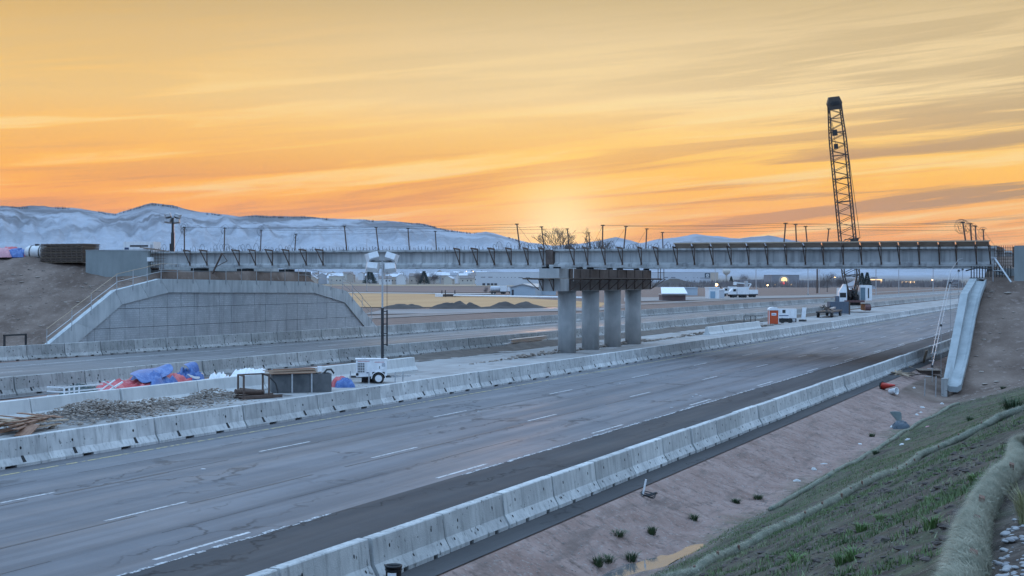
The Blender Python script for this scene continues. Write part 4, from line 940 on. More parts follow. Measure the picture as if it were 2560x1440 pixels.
MB().box(-1.1, 1.35, -.6, .6, .62, 1.85).build('housing', WHITE, gn); MB().box(-1.1, 1.35, -.55, .55, .12, .618).build('skirt', RUBBER, gn); MB().box(-.5, -.1, -.62, -.602, 1.3, 1.72).build('control_panel', STEEL, gn); MB().box(-.95, .3, -.61, -.602, .92, 1.02).build('print', NAVY, gn)
MB().box(.55, 1.2, -.58, -.552, .2, .58).build('tool_box', GALV, gn)
for x in (-.5, .5): MB().lathe([(.32, -.1), (.34, 0), (.32, .1)], (x, -.62, .32), 14, 'y').build('wheel', RUBBER, gn)
rk = tag(empty('pipe_rack', (-40.6, 169.5, 0), rad(24)), 'thin dark pipe rack standing beside orange toilet', 'rack')
for x in (-1.7, -.9, -.35): MB().box(x - .04, x + .04, -.04, .04, 0, 1.3).build('upright', STEEL, rk)
q = MB(); q.bar((-1.7, 0, 1.27), (.6, 0, 1.27), .06); q.bar((-3.6, 0, .55), (.6, 0, .62), .05); q.bar((-1.7, 0, .3), (.6, 0, .3), .05); q.build('rail', STEEL, rk)
mb_ = tag(empty('message_board', (-39.6, 191, 0), rad(-12)), 'folded pale sign board leaning beside the generator', 'sign')
MB().hexa([(-.28, -.05, .3), (.28, -.05, .3), (.28, .05, .3), (-.28, .05, .3)], [(-.1, -.05, 1.9), (.46, -.05, 1.9), (.46, .05, 1.9), (-.1, .05, 1.9)]).build('board', PLAST, mb_); MB().box(-.5, .35, -.3, .3, 0, .28).build('foot', STEEL, mb_)
fl = tag(empty('flatbed_trailer', (-41.2, 217, 0), rad(4)), 'low flatbed trailer carrying dark gear before the crane', 'trailer')
MB().box(-1.1, 1.1, -6, 9, .75, .95).build('bed', STEEL, fl)
for y in (-4.5, -3.4, 6.5, 7.6):
    for x in (-1.0, 1.0): MB().lathe([(.36, -.13), (.40, 0), (.36, .13)], (x, y, .4), 12, 'x').build('wheel', RUBBER, fl)
q = MB()
for i in range(9): q.tube([(random.uniform(-.8, .8), random.uniform(-6, -3), 1.1 + .1 * i), (random.uniform(-.8, .8), random.uniform(-3, 0), 1.0 + random.uniform(0, .4))], .06, 5)
q.build('cable_bundle', STEEL, fl); q = MB(); q.bar((0, -2, 1.05), (0, 8.5, 1.25), .35, .25); q.build('spare_boom', GALV, fl)
dk = tag(empty('steel_container', (-42.6, 232.5, 0), rad(22)), 'dark blue-grey steel container below the crane', 'container')
CB = mat('container_blue', (.075, .095, .13), (.11, .135, .175), 1.5, .6, streak=((.16, .16, .17), .4, (3, 3, .5)))
MB().box(-1.5, 1.5, -1.2, 1.2, .15, 2.1).build('shell', CB, dk); MB().box(-.45, .15, -.6, .2, 2.101, 3.0).build('filter_box', CB, dk)
for i in range(7): MB().box(-1.4 + i * .45, -1.25 + i * .45, -1.24, -1.201, .25, 2.0).build('rib', CB, dk)
MB().box(1.55, 1.75, -1.2, -1.0, 0, 2.3).build('post', RUST, dk)

# ---------------------------------------------------------------- lattice crane
CY = mat('crane_steel', (.055, .045, .04), (.10, .08, .065), 8, .6, metal=.2)
crn = tag(empty('lattice_crane', (-43.2, 250.0, 0), rad(16)), 'tall dark lattice boom crane with white cab on crawler tracks', 'crane')
for sx in (-1, 1):
    pr = [(-3.6, .35), (-3.2, 0), (3.2, 0), (3.6, .35), (3.6, .7), (3.2, 1.05), (-3.2, 1.05), (-3.6, .7)]
    tr = MB().prism(pr, (sx * 1.7 if sx > 0 else -2.6, 0, .35), (2.6 if sx > 0 else -1.7, 0, .35), (0, 1, 0)).build('crawler_track', mat('track_maroon', (.10, .045, .045), (.16, .075, .07), 4, .7), crn)
    for i in range(9): MB().box(min(sx * 1.66, sx * 2.64), max(sx * 1.66, sx * 2.64), -3.1 + i * .75, -2.75 + i * .75, 1.401, 1.46).build('track_pad', RUST, tr)
    for y in (-2.9, -1.0, 1.0, 2.9): MB().lathe([(.42, -.05), (.42, .05)], (sx * 2.66, y, .88), 12, 'x').build('track_roller', RUST, tr)
MB().lathe([(1.3, 1.2), (1.3, 1.75)], (0, 0, 0), 18).build('turntable', STEEL, crn)
MB().box(-1.7, 1.7, -2.6, 3.4, 1.76, 2.1).build('deck', mat('track_maroon', (.1, .05, .05)), crn)
q = MB(); q.hexa([(-2.6, -2.3, 1.9), (-1.25, -2.3, 1.9), (-1.25, -.3, 1.9), (-2.6, -.3, 1.9)], [(-2.6, -2.3, 3.5), (-1.25, -2.3, 3.5), (-1.25, -.3, 3.5), (-2.6, -.3, 3.5)]); cab = q.build('cab', WHITE, crn)
MB().hexa([(-2.6, -2.3, 3.501), (-1.25, -2.3, 3.501), (-1.25, -.3, 3.501), (-2.6, -.3, 3.501)], [(-1.8, -2.0, 4.9), (-1.3, -2.0, 4.9), (-1.3, -.6, 4.9), (-1.8, -.6, 4.9)]).build('cab_hood', WHITE, cab)
MB().box(-2.45, -1.4, -2.33, -2.301, 2.6, 3.4).build('cab_window', GLASS, cab)
hs = MB().box(1.0, 3.0, -2.0, 3.2, 2.102, 4.7).build('engine_house', WHITE, crn)
MB().box(1.05, 1.85, -2.05, -2.001, 2.15, 4.3).build('house_door', mat('blue_grey_panel', (.10, .16, .2), (.14, .2, .24), 3, .5), hs); MB().box(2.3, 2.5, -2.04, -2.001, 2.5, 4.2).build('house_vent', STEEL, hs)
q = MB()
for i in range(14): q.bar((random.uniform(-1.1, .9), random.uniform(-1.2, 1.5), 2.1), (random.uniform(-1.1, .9), random.uniform(-1.2, 1.5), random.uniform(2.9, 4.6)), .22)
q.lathe([(.65, -.8), (.65, .8)], (-.1, .6, 3.0), 14, 'x'); q.lathe([(.6, -.7), (.6, .7)], (-.1, 1.7, 3.0), 14, 'x'); q.build('winch_machinery', STEEL, crn)
MB().box(-1.7, 1.7, 2.9, 4.4, 2.1, 3.9).build('counterweight', mat('track_maroon', (.1, .05, .05)), crn)
# boom: four chords laced, leaning
iv = crn.rotation_euler.to_matrix().inverted()
B0 = Vector((-.1, -1.2, 2.6)); top_w = AD(2086, 262, (Vector((-43.2, 250, 0)).dot(Vector((-ST, CT, 0))) ) - 4.0)
B1 = iv @ (top_w - Vector((-43.2, 250, 0)))
ax = (B1 - B0).normalized(); sd = (iv @ Vector((CT, ST, 0))); sd = (sd - ax * sd.dot(ax)).normalized(); dp_ = ax.cross(sd).normalized(); BL = (B1 - B0).length
def chord(u, i, j):
    w = 1.28 * min(1, .35 + u * 6) if u < .11 else (1.28 if u < .82 else lerp(1.28, .98, (u - .82) / .18)); dd = (.95 * min(1, .3 + u * 6) if u < .12 else (.95 if u < .82 else lerp(.95, .62, (u - .82) / .18)))
    return B0 + ax * (BL * u) + sd * (w * i) + dp_ * (dd * j)
US = [0, .06, .115] + list(np.linspace(.17, 1, 21))
for i, j in ((-1, -1), (1, -1), (1, 1), (-1, 1)):
    MB().tube([chord(u, i, j) for u in US], .115, 6).build('boom_chord', CY, crn)
for n_, (a, b) in enumerate((((-1, -1), (1, -1)), ((-1, 1), (1, 1)), ((-1, -1), (-1, 1)), ((1, -1), (1, 1)))):
    q = MB()
    uu = np.linspace(.10, .98, 34)
    for k in range(len(uu) - 1):
        p0, p1 = (a, b) if k % 2 else (b, a); q.tube([chord(uu[k], *p0), chord(uu[k+1], *p1)], .05, 5, False)
    for u in (.115, .28, .5, .62, .74, .86, .93): q.tube([chord(u, *a), chord(u, *b)], .075, 5, False)
    q.build('boom_lacing', CY, crn)
hdm = MB(); c0, c1 = chord(.975, 0, 0), chord(1.0, 0, 0) + ax * .9
hdm.hexa([c0 - sd * .95 - dp_ * .6, c0 + sd * .95 - dp_ * .6, c0 + sd * .95 + dp_ * .6, c0 - sd * .95 + dp_ * .6], [c0 + ax * 1.1 - sd * 1.25 - dp_ * .6, c0 + ax * 1.1 + sd * 1.25 - dp_ * .6, c0 + ax * 1.1 + sd * 1.25 + dp_ * .6, c0 + ax * 1.1 - sd * 1.25 + dp_ * .6])
c2 = c0 + ax * 1.101
hdm.hexa([c2 - sd * 1.25 - dp_ * .6, c2 + sd * 1.25 - dp_ * .6, c2 + sd * 1.25 + dp_ * .6, c2 - sd * 1.25 + dp_ * .6], [c2 + ax * 1.1 - sd * .85 - dp_ * .5, c2 + ax * 1.1 + sd * .85 - dp_ * .5, c2 + ax * 1.1 + sd * .85 + dp_ * .5, c2 + ax * 1.1 - sd * .85 + dp_ * .5])
hdm.build('boom_head', CY, crn)
for i in (-.4, 0, .4): MB().tube([c2 + sd * i - dp_ * .75, c2 + sd * i + dp_ * .75], .35, 12).build('sheave', STEEL, crn)
depth0 = Vector((-43.2, 250, 0)).dot(Vector((-ST, CT, 0)))
bail = iv @ (AD(2136, 597, depth0 + 3) - Vector((-43.2, 250, 0)))
q = MB(); q.hexa([bail + sd * a + Vector((0, 0, b)) + dp_ * c for a, b, c in ((-.55, -.9, -.2), (.55, -.9, -.2), (.55, -.9, .2), (-.55, -.9, .2))], [bail + sd * a + Vector((0, 0, b)) + dp_ * c for a, b, c in ((-.75, 0, -.2), (.75, 0, -.2), (.75, 0, .2), (-.75, 0, .2))])
q.bar(bail - sd * 1.75 + Vector((0, 0, .05)), bail + sd * 1.0 + Vector((0, 0, .05)), .16, .16); q.build('spreader_bail', STEEL, crn)
for s_ in (-1.4, 1.0):
    MB().tube([bail + sd * s_, c2 + sd * (1.25 if s_ > 0 else 1.15)], .045, 5).build('pendant_line', STEEL, crn) if s_ > 0 else None
gtop = Vector((.9, 2.6, 6.2))
for s_ in (-.5, -.15, .2, .55): MB().tube([bail + sd * s_ - Vector((0, 0, .9)), gtop + Vector((s_ * .5, 0, 0))], .03, 4).build('hoist_rope', STEEL, crn)
q = MB(); q.bar((.2, 3.2, 2.1), gtop, .2); q.bar((1.6, 3.2, 2.1), gtop, .2); q.bar((.4, .4, 2.1), gtop, .14); q.bar((1.5, .4, 2.1), gtop, .14); q.build('gantry', STEEL, crn)
hk = c2 - sd * 1.15; MB().tube([hk, chord(.86, -.6, -1.4)], .04, 5).build('load_line', STEEL, crn); MB().tube([hk - sd * .05, chord(.80, -.55, -1.3)], .04, 5).build('load_line', STEEL, crn)
for u, s_ in ((.86, .52), (.79, .42)):
    c = chord(u, -.55, -1.35); q = MB(); q.hexa([c + sd * a + ax * b + dp_ * d for a, b, d in ((-s_*.8, -s_*1.1, -.25), (s_*.8, -s_*1.1, -.25), (s_*.8, -s_*1.1, .25), (-s_*.8, -s_*1.1, .25))], [c + sd * a + ax * b + dp_ * d for a, b, d in ((-s_*.7, s_*.9, -.25), (s_*.7, s_*.9, -.25), (s_*.7, s_*.9, .25), (-s_*.7, s_*.9, .25))]); q.build('hook_block', STEEL, crn)

# ---------------------------------------------------------------- beams by the far median barrier
bs = tag(empty('steel_beam_stack', (-47.1, 112.0, 0), rad(2)), 'two pale steel beams lying against median barrier left of the pier', 'beams')
for i, (x, z) in enumerate(((0, .02), (.12, .36))):
    MB().prism([(-.22, 0), (-.22, .05), (-.03, .05), (-.03, .25), (-.22, .25), (-.22, .30), (.22, .30), (.22, .25), (.03, .25), (.03, .05), (.22, .05), (.22, 0)], (x, -4.5 + i, z), (x, 4.2 + i, z), (1, 0, 0)).build('beam', GALV, bs)

# ---------------------------------------------------------------- on the left embankment
def on(px, py, s): p = AS(px, py, s); return p
p0, p1 = AS(105, 652, 97.5), AS(210, 655, 97.5)
pz = gz((p0.x + p1.x) / 2, 98.2)
fs = tag(empty('form_panel_stack', ((p0.x + p1.x) / 2, 98.4, min(p0.z, pz)), rad(3)), 'tall stack of brown formwork panels on the left embankment', 'formwork')
W_ = (p1.x - p0.x); Hs = AS(105, 610, 97.5).z - fs.location.z; n = 15
for i in range(n):
    d = random.uniform(-.06, .06); z = i * Hs / n
    MB().box(-W_/2 + d, W_/2 + d * .5, -1.2, 1.2, z + .02, z + Hs / n * .38).build('form_panel', WOOD if i % 4 else WOOD_P, fs)
    for x in np.linspace(-W_/2 + .15, W_/2 - .15, 9): MB().box(x - .04 + d, x + .04 + d, -1.18, 1.18, z + Hs / n * .385, z + Hs / n * 1.0).build('form_batten', FORM, fs) if i % 2 == 0 else None
    if i % 2: MB().box(-W_/2 + .05 + d, W_/2 - .05 + d, -1.1, 1.1, z + Hs / n * .385, z + Hs / n).build('form_frame', FORM, fs)
pt = AS(79, 648, 97.5); tk = tag(empty('poly_tank', (pt.x, 98.2, min(pt.z, gz(pt.x, 98.2)) + .02), rad(8)), 'white plastic water tank with black straps beside panel stack', 'tank')
R_ = (AS(78, 614, 97.5).z - pt.z) / 2
MB().lathe([(.35 * R_, -1.05), (.82 * R_, -.98), (R_, -.72), (R_, .72), (.82 * R_, .98), (.35 * R_, 1.05)], (0, 0, R_), 22, 'x').build('tank', mat('milky_plastic', (.60, .60, .60), (.70, .70, .69), 2, .4, streak=((.45, .33, .2), .35, (2, 2, 1))), tk, True)
for x in (-.42, .5): MB().lathe([(R_ + .012, -.05), (R_ + .03, -.04), (R_ + .03, .04), (R_ + .012, .05)], (x, 0, R_), 22, 'x', False).build('strap', STEEL, tk)
MB().lathe([(.2, 0), (.2, .14), (.14, .16)], (0, 0, 2 * R_ - .02), 12).build('lid', STEEL, tk); MB().box(-.8, .8, -.6, .6, 0, .14).build('cradle', STEEL, tk)
tz = gz(-90.5, 98)
h2 = tag(empty('tarpaulin_heap', (AS(20, 648, 97.5).x, 98.3, tz - .05), 0), 'heap of red, pink and blue tarpaulins on the left embankment', 'tarpaulin')
PINK = mat('pink_tarpaulin', (.48, .2, .24), (.6, .32, .35), 3, .5, .4, 9)
crumpled('pink_sheet', 3.0, 2, .95, PINK, h2, 31).location = (-1.0, -.3, 0); crumpled('red_sheet', 3.0, 1.8, 1.05, RED, h2, 33).location = (-.6, .3, 0); crumpled('blue_sheet', 2.2, 1.6, .8, BLUE, h2, 35, ridge=1.3).location = (.6, -.1, 0); crumpled('red_sheet', 1.0, 1.2, .6, RED, h2, 37).location = (1.3, -.1, 0)
# white trailer sign behind the abutment
p = AS(346, 625, 118); z0 = 7.4
ot = tag(empty('office_trailer', (p.x, 118, z0), rad(18)), 'white site trailer with dark lettering stripe behind the left abutment', 'trailer')
w = AS(378, 620, 118).x - AS(315, 620, 118).x; h = AS(346, 604, 118).z - z0
MB().box(-w/2, w/2, 0, 2.2, .5, h).build('shell', WHITE, ot); MB().box(-w*.28, w*.32, -.02, -.002, h - .52, h - .36).build('lettering_band', STEEL, ot); MB().box(-w*.46, -w*.32, -.02, -.002, h - .85, h - .6).build('decal', NAVY, ot); MB().box(w*.40, w*.47, -.05, -.002, h - .9, h - .3).build('door', GALV, ot)
for x in (-.6, .6): MB().lathe([(.38, -.1), (.42, 0), (.38, .1)], (x, .1, .4), 12, 'y').build('wheel', RUBBER, ot)
# black pipe frame at the foot of the left slope
p = G(38, 862, 0); pf = tag(empty('pipe_barricade', (-75.0, AT(38, 850, -75).y, 0), rad(90)), 'dark rectangular pipe frame at foot of the left dirt slope', 'frame')
z1 = AT(38, 836, -75).z; q = MB()
for x in (-1.1, 1.1): MB().box(x - .06, x + .06, -.06, .06, -.1, z1).build('upright', STEEL, pf)
MB().box(-1.16, 1.16, -.05, .05, z1 - .1, z1 + .02).build('top_rail', STEEL, pf)

# ---------------------------------------------------------------- litter and gear beside the ditch
pc = G(2138, 982, gz(-12.4, 75.3)); zc = gz(-11.55, 75.6)
cn = tag(empty('traffic_cone', (-11.6, 75.9, gz(-11.6, 75.9) + .17), 0), 'fallen red traffic cone lying beside the last barriers', 'cone')
cn.rotation_euler = (0, rad(84), rad(-35))
CONE = mat('red_cone', (.42, .035, .025), (.5, .05, .03), 4, .5)
MB().lathe([(.19, .03), (.045, .86), (.03, .88)], (0, 0, 0), 18).build('cone', CONE, cn, True); MB().lathe([(.108, .48), (.075, .66)], (0, 0, 0), 18, 'z', False).build('reflective_band', WHITE, cn)
pr = [(.24 * math.cos(a) * (1.1 if k % 2 else 1), .24 * math.sin(a) * (1.1 if k % 2 else 1)) for k, a in enumerate(np.linspace(0, 2*math.pi, 9)[:-1])]
q = MB(); q.lathe([(.25, 0), (.25, .035), (.2, .05)], (0, 0, 0), 8); q.build('base', RUBBER, cn)
wb = tag(empty('plastic_bucket', (-10.9, 74.9, gz(-10.9, 74.9) + .17), 0), 'tipped white plastic bucket beside the fallen cone', 'bucket'); wb.rotation_euler = (rad(80), 0, rad(60))
MB().lathe([(.145, -.2), (.175, .2), (.185, .2), (.185, .23), (.16, .23), (.13, -.17)], (0, 0, 0), 18).build('bucket', WHITE, wb, True); MB().tube([(.17 * math.cos(a), .17 * math.sin(a) * .3 - .1, .2 + .1 * math.sin(a)) for a in np.linspace(0, math.pi, 8)], .008, 4).build('handle', STEEL, wb)
bb = tag(empty('plastic_bucket', (-12.2, 22.9, 0), 0), 'black plastic bucket with white label beside the pale barriers', 'bucket')
BLK = mat('black_plastic', (.012, .013, .016), (.022, .024, .028), 5, .4)
MB().lathe([(.125, 0), (.15, .38), (.16, .38), (.16, .42), (.145, .42), (.145, .37), (.12, .02), (.0, .02)], (0, 0, 0), 24, 'z', False).build('bucket', BLK, bb, True)
q = MB(); aa = np.linspace(-1.9, -.75, 7)
for a0, a1 in zip(aa[:-1], aa[1:]): q.quad((.1415 * math.cos(a0), .1415 * math.sin(a0), .13), (.1415 * math.cos(a1), .1415 * math.sin(a1), .13), (.1505 * math.cos(a1), .1505 * math.sin(a1), .30), (.1505 * math.cos(a0), .1505 * math.sin(a0), .30))
q.build('label', WHITE, bb); text('L7', .11, NAVY, bb, (.03, -.152, .20), (rad(86), 0, rad(12)), 'label_print')
MB().lathe([(.158, .33), (.158, .345)], (0, 0, 0), 24, 'z', False).build('rim_band', BLK, bb)
# bent grey-green sheet and dark bag in the ditch
gs = tag(empty('metal_sheet', (-9.3, 64.5, gz(-9.3, 64.5) - .05), rad(20)), 'bent grey-green metal sheet standing in the ditch', 'sheet')
flap('sheet', [[(-.34, .1, .62), (.0, .0, .60), (.30, .05, .62)], [(-.02, .05, .30), (.12, .0, .32), (.30, .05, .32)], [(.2, .05, 0), (.24, .0, 0), (.29, .05, 0)]], mat('grey_green_sheet', (.16, .21, .21), (.23, .28, .28), 3, .5), gs, .01)
sb = tag(empty('plastic_bag', (-8.85, 62.9, gz(-8.85, 62.9) - .02), .4), 'dark blue-grey plastic bag at foot of the metal sheet', 'bag')
crumpled('bag', .75, .6, .38, mat('dark_blue_bag', (.03, .05, .07), (.07, .10, .13), 5, .35), sb, 41, 14)
# timber pallet and planks near the wall foot
pl = tag(empty('wooden_pallet', (-11.1, 90.8, gz(-11.1, 90.8) + .02), rad(15)), 'weathered wooden pallet lying near the sloping wall foot', 'pallet')
for y in (-.75, 0, .75): MB().box(-.62, .62, y - .06, y + .06, 0, .22).build('bearer', FORM, pl)
for x in np.linspace(-.58, .58, 8): MB().box(x - .065, x + .065, -.95, .95, .221, .25).build('slat', WOOD, pl)
plk = [((-12.2, 96.5), .5, 2.6, 'thin pale plank nearest the pallet'), ((-11.9, 99.5), .1, 3.0, 'long pale plank under the bridge beside the wall'), ((-11.6, 93.5), -.3, 2.2, 'pale plank end resting by the pallet'), ((-12.0, 88.0), 1.2, 1.6, 'short plank scrap by the barrier foot'), ((-10.6, 103.), .2, 3.0, 'plank in the shadow under the bridge'),
       ((-4.2, 79.0), .9, 1.6, 'short brown plank on the dirt slope'), ((-1.4, 80.5), 2.2, 2.1, 'long brown timber high on the dirt slope'), ((-3.3, 80.2), 1.9, .8, 'thin stick on the dirt slope')]
for (x, y), a, L_, lab in plk:
    o = empty('plank', (x, y, gz(x, y) + .06), a); c = math.cos(a) * L_/2, math.sin(a) * L_/2
    za, zb = gz(x - c[0], y - c[1]) - gz(x, y), gz(x + c[0], y + c[1]) - gz(x, y)
    bpy.data.objects.remove(o)
    q = MB().bar((-c[0], -c[1], za), (c[0], c[1], zb), .16, .05); o = q.build('plank', WOOD_P if x < -10 else RB); o.location = (x, y, gz(x, y) + .05); tag(o, lab, 'plank', 'planks by the right wall')
jp = tag(empty('timber_scrap', (-11.9, 86.0, gz(-11.9, 86.0)), .3), 'jumble of splintered pale timber between barriers and pallet', 'timber')
for i in range(16):
    a = random.uniform(0, 3.1); L_ = random.uniform(.4, 1.5); x, y = random.gauss(0, .45), random.gauss(0, .8); MB().bar((x - L_/2*math.cos(a), y - L_/2*math.sin(a), .05), (x + L_/2*math.cos(a), y + L_/2*math.sin(a), .05 + random.uniform(0, .2)), .09, .05).build('splinter', WOOD_P if i % 3 else FORM, jp)
o = MB().bar((0, 0, .02), (.35, -1.1, .9), .16, .04).build('leaning_plank', WOOD_P); o.location = (-12.45, 99.3, 0); tag(o, 'single plank leaning on barrier under the bridge', 'plank')
# stakes beside the wall foot
for i, (x, y, h) in enumerate(((-9.75, 78.2, .9), (-9.3, 79.2, 1.1))):
    o = MB().tube([(0, 0, -.1), (.03, 0, h)], .03, 6).build('steel_stake', GALV); o.location = (x, y, gz(x, y)); tag(o, ['short', 'tall'][i] + ' pale steel stake by the foot of the sloping wall', 'stake', 'stakes at the wall foot')
# litter scraps
spots = [(2285, 968, 'white paper scrap near the wall foot'), (2355, 1010, 'torn white paper scrap on the ditch edge'), (2305, 1020, 'flat white scrap in the ditch bottom'), (2302, 1031, 'grey white scrap in the ditch bottom'), (2292, 1038, 'small pale scrap in the ditch bottom'), (2230, 1068, 'tiny white scrap at the grass edge'),
         (2090, 993, 'brown paper scrap by the barrier foot'), (2060, 1160, 'dark and white torn wrapper at the grass edge'), (2035, 1175, 'round white scrap at the grass edge'), (1992, 1203, 'crumpled white cup at the grass edge'), (2320, 1068, 'pinkish paper scrap above lower straw roll'), (2270, 1100, 'white torn wrapper across lower straw roll'), (2255, 1113, 'white scrap below torn wrapper'), (2150, 1110, 'white scrap on lower grass')]
for i, (px, py, lab) in enumerate(spots):
    z = -.6
    for _ in range(8): p = G(px, py, z); z = gz(p.x, p.y)
    m = mat('dirty_paper', (.42, .42, .42), (.58, .58, .57), 6, .8) if 'white' in lab or 'pale' in lab else (PINK if 'pink' in lab else WOOD)
    o = crumpled('litter_scrap', random.uniform(.16, .34), random.uniform(.08, .16), random.uniform(.03, .08), m, None, 50 + i, 9, 1.5, False); o.location = (p.x, p.y, z - .005); o.rotation_euler = (0, 0, random.uniform(0, 6)); tag(o, lab, 'litter', 'litter in the ditch')
p = G(1617, 1262, -.35); 
o = empty('wire_coil', (p.x, p.y, gz(p.x, p.y)), .3); q = MB()
for k in range(4): q.tube([((.16 + .02 * k) * math.cos(a) + .06, (.16 + .01 * k) * math.sin(a), .03 + .03 * k + .03 * math.sin(2 * a + k)) for a in np.linspace(0, 6.3, 16)], .014, 4)
q.build('coil', STEEL, o); MB().bar((-.12, 0, 0), (-.02, 0, .48), .05, .03).build('white_stick', WHITE, o); tag(o, 'dark wire coil with white stick on the gravel foreslope', 'wire')
# ---------------------------------------------------------------- straw rolls on the slope
def hit(px, py, dz=0.0):       # where a pixel's ray meets the shaped ground
    d = ray(px, py); k0 = 3.0; k = np.arange(3.0, 120.0, .08); x, y, z = d.x * k, d.y * k, HC + d.z * k
    j = np.argmax(z < ground_z(x, y) + dz); return Vector((x[j], y[j], z[j]))
def hits(pts, dz): return [tuple(hit(x, y, dz))[:2] for x, y in pts]
STRAW = mat('straw', (.17, .185, .14), (.33, .335, .265), 5, .95, 1.0, 50, stretch=(1, .4, 1), streak=((.10, .15, .12), .9, (2.2, 1.4, 2.2)), spots=((.48, .46, .38), 22, .62))
STK = mat('wooden_stake', (.13, .07, .05), (.2, .12, .085), 6, .9)
def wattle(label, pts, r, nfib, stakes, seed, end=False):
    rr = np.random.default_rng(seed)
    P = [Vector((x, y, gz(x, y))) for x, y in pts]; fine = []
    for a, b in zip(P[:-1], P[1:]):
        n = max(2, int((b - a).length / .25))
        for k in range(n):
            u = k / n; x, y = lerp(a.x, b.x, u), lerp(a.y, b.y, u); fine.append(Vector((x, y, 0)))
    fine.append(P[-1].copy()); zs = np.array([gz(p.x, p.y) for p in fine]); ker = np.ones(5) / 5; zs = np.convolve(np.pad(zs, 2, 'edge'), ker, 'valid')
    ph = seed
    for i, p in enumerate(fine): p.z = zs[i] + r * .62; p.x += .06 * math.sin(i * .21 + ph) * (r / .12)
    rad_ = [r * (1 + .10 * math.sin(i * .9 + ph) * math.sin(i * .37) + .07 * math.sin(i * .23 + ph)) for i in range(len(fine))]
    root = empty('straw_wattle', fine[0]); o0 = fine[0].copy(); tag(root, label, 'straw roll', 'straw rolls on the slope')
    MB().tube([p - o0 for p in fine], rad_, 16).build('roll', STRAW, root, True)
    # loose fibres lying over the roll
    n = nfib; idx = rr.uniform(0, len(fine) - 1.001, n); an = rr.uniform(-.4, math.pi + .4, n); i0 = idx.astype(int); fr_ = idx - i0
    C = np.array([tuple(p - o0) for p in fine]); c = C[i0] * (1 - fr_)[:, None] + C[i0 + 1] * fr_[:, None]; R = np.array(rad_)[i0] * rr.uniform(.98, 1.1, n)
    tg = C[i0 + 1] - C[i0]; tg /= np.linalg.norm(tg, axis=1)[:, None]; sdv = np.cross(tg, [0, 0, 1]); upv = np.cross(sdv, tg)
    nrm = sdv * np.cos(an)[:, None] + upv * np.sin(an)[:, None]; tn = np.cross(nrm, tg)
    L_ = rr.uniform(.05, .16, n) * (r / .12) ** .5; th_ = rr.normal(.9, .7, n); dirv = tg * np.cos(th_)[:, None] + tn * np.sin(th_)[:, None]; wv_ = np.cross(nrm, dirv) * (.0042 * (r / .12))
    p0 = c + nrm * R[:, None]; p1 = p0 + dirv * L_[:, None] + nrm * (rr.normal(.003, .009, n))[:, None]
    v = np.stack([p0 - wv_, p0 + wv_, p1], 1).reshape(-1, 3); f = np.arange(3 * n).reshape(-1, 3)
    fo = link('straw_fibres', npmesh('straw_fibres', v, f, mat('straw_fibre', (.16, .175, .125), (.40, .38, .29), 9, .9)), root); fo['kind'] = 'stuff'
    for k in stakes:
        p = fine[min(int(k * (len(fine) - 1)), len(fine) - 1)] - o0; h = r * random.uniform(1.1, 1.45); s_ = .016; dx = random.uniform(-.05, .05)
        MB().hexa([p + Vector((dx - s_, -s_, -.3)), p + Vector((dx + s_, -s_, -.3)), p + Vector((dx + s_, s_, -.3)), p + Vector((dx - s_, s_, -.3))], [p + Vector((dx - s_ + .02, -s_, h)), p + Vector((dx + s_ + .02, -s_, h - .01)), p + Vector((dx + s_ + .02, s_, h)), p + Vector((dx - s_ + .02, s_, h + .01))]).build('stake', STK, root)
    return root
wattle('low straw roll along the toe of the grassed slope', hits([(1926, 1272), (2020, 1222), (2150, 1148), (2290, 1063), (2395, 1008)], .06), .075, 9000, [.05, .2, .35, .5, .65, .8], 3)
wattle('staked straw roll across the middle of grassed slope', hits([(1660, 1462), (1745, 1418), (1900, 1345), (2100, 1245), (2300, 1142), (2500, 1047), (2600, 1002)], .06), .078, 16000, list(np.linspace(.04, .97, 22)), 5)
wattle('thick straw roll at the slope crest beside cobbles', [(-.68, 4.6)] + hits([(2403, 1440), (2447, 1330), (2476, 1260), (2517, 1180), (2550, 1120)], .06) + [(-.55, 14)], .082, 60000, [.16, .27, .36, .52], 8)

# ---------------------------------------------------------------- grass, weeds and stones
def blades(n, t0, t1, s0, s1, dens, hmin, hmax, w, seed, wt=None):
    rr = np.random.default_rng(seed); t = rr.uniform(t0, t1, n); s = rr.uniform(s0, s1, n) if wt is None else s0 + (s1 - s0) * rr.uniform(0, 1, n) ** wt
    k = rr.uniform(0, 1, n) < dens(t, s); t, s = t[k], s[k]; n = len(t); z = ground_z(t, s)
    h = rr.uniform(hmin, hmax, n); a = rr.uniform(0, 6.28, n); ln = rr.uniform(.2, .9, n); w_ = w * rr.uniform(.6, 1.3, n)
    bx_, by_ = np.cos(a) * w_, np.sin(a) * w_; lx, ly = np.cos(a + 1.57 + rr.normal(0, .4, n)) * ln * h, np.sin(a + 1.57) * ln * h
    v = np.stack([np.stack([t - bx_, s - by_, z - .01], 1), np.stack([t + bx_, s + by_, z - .01], 1), np.stack([t + lx, s + ly, z + h], 1)], 1).reshape(-1, 3)
    return v, np.arange(3 * n).reshape(-1, 3)
GR = mat('grass_blade', (.060, .10, .035), (.14, .20, .075), 1.3, .7, coord='World', spots=((.24, .25, .15), 6, .62))
GR2 = mat('pale_grass_blade', (.15, .19, .085), (.27, .30, .17), 2, .7, coord='World')
def dens1(t, s):
    p_ = fbm(t * .8, s * .8, 77, 4); q_ = fbm(t * .25, s * .25, 79, 3)
    return np.clip(3.0 * (fbm(t * 2.4, s * 2.4, 83, 3) + .5 * p_ + .5 * q_ - .05), 0, 1) * (t > toe(s) - .2) * (t < crest(s) - .05)
v, f = blades(260000, -8.2, -.75, 5.5, 30, dens1, .015, .06, .0055, 1, 1.5)
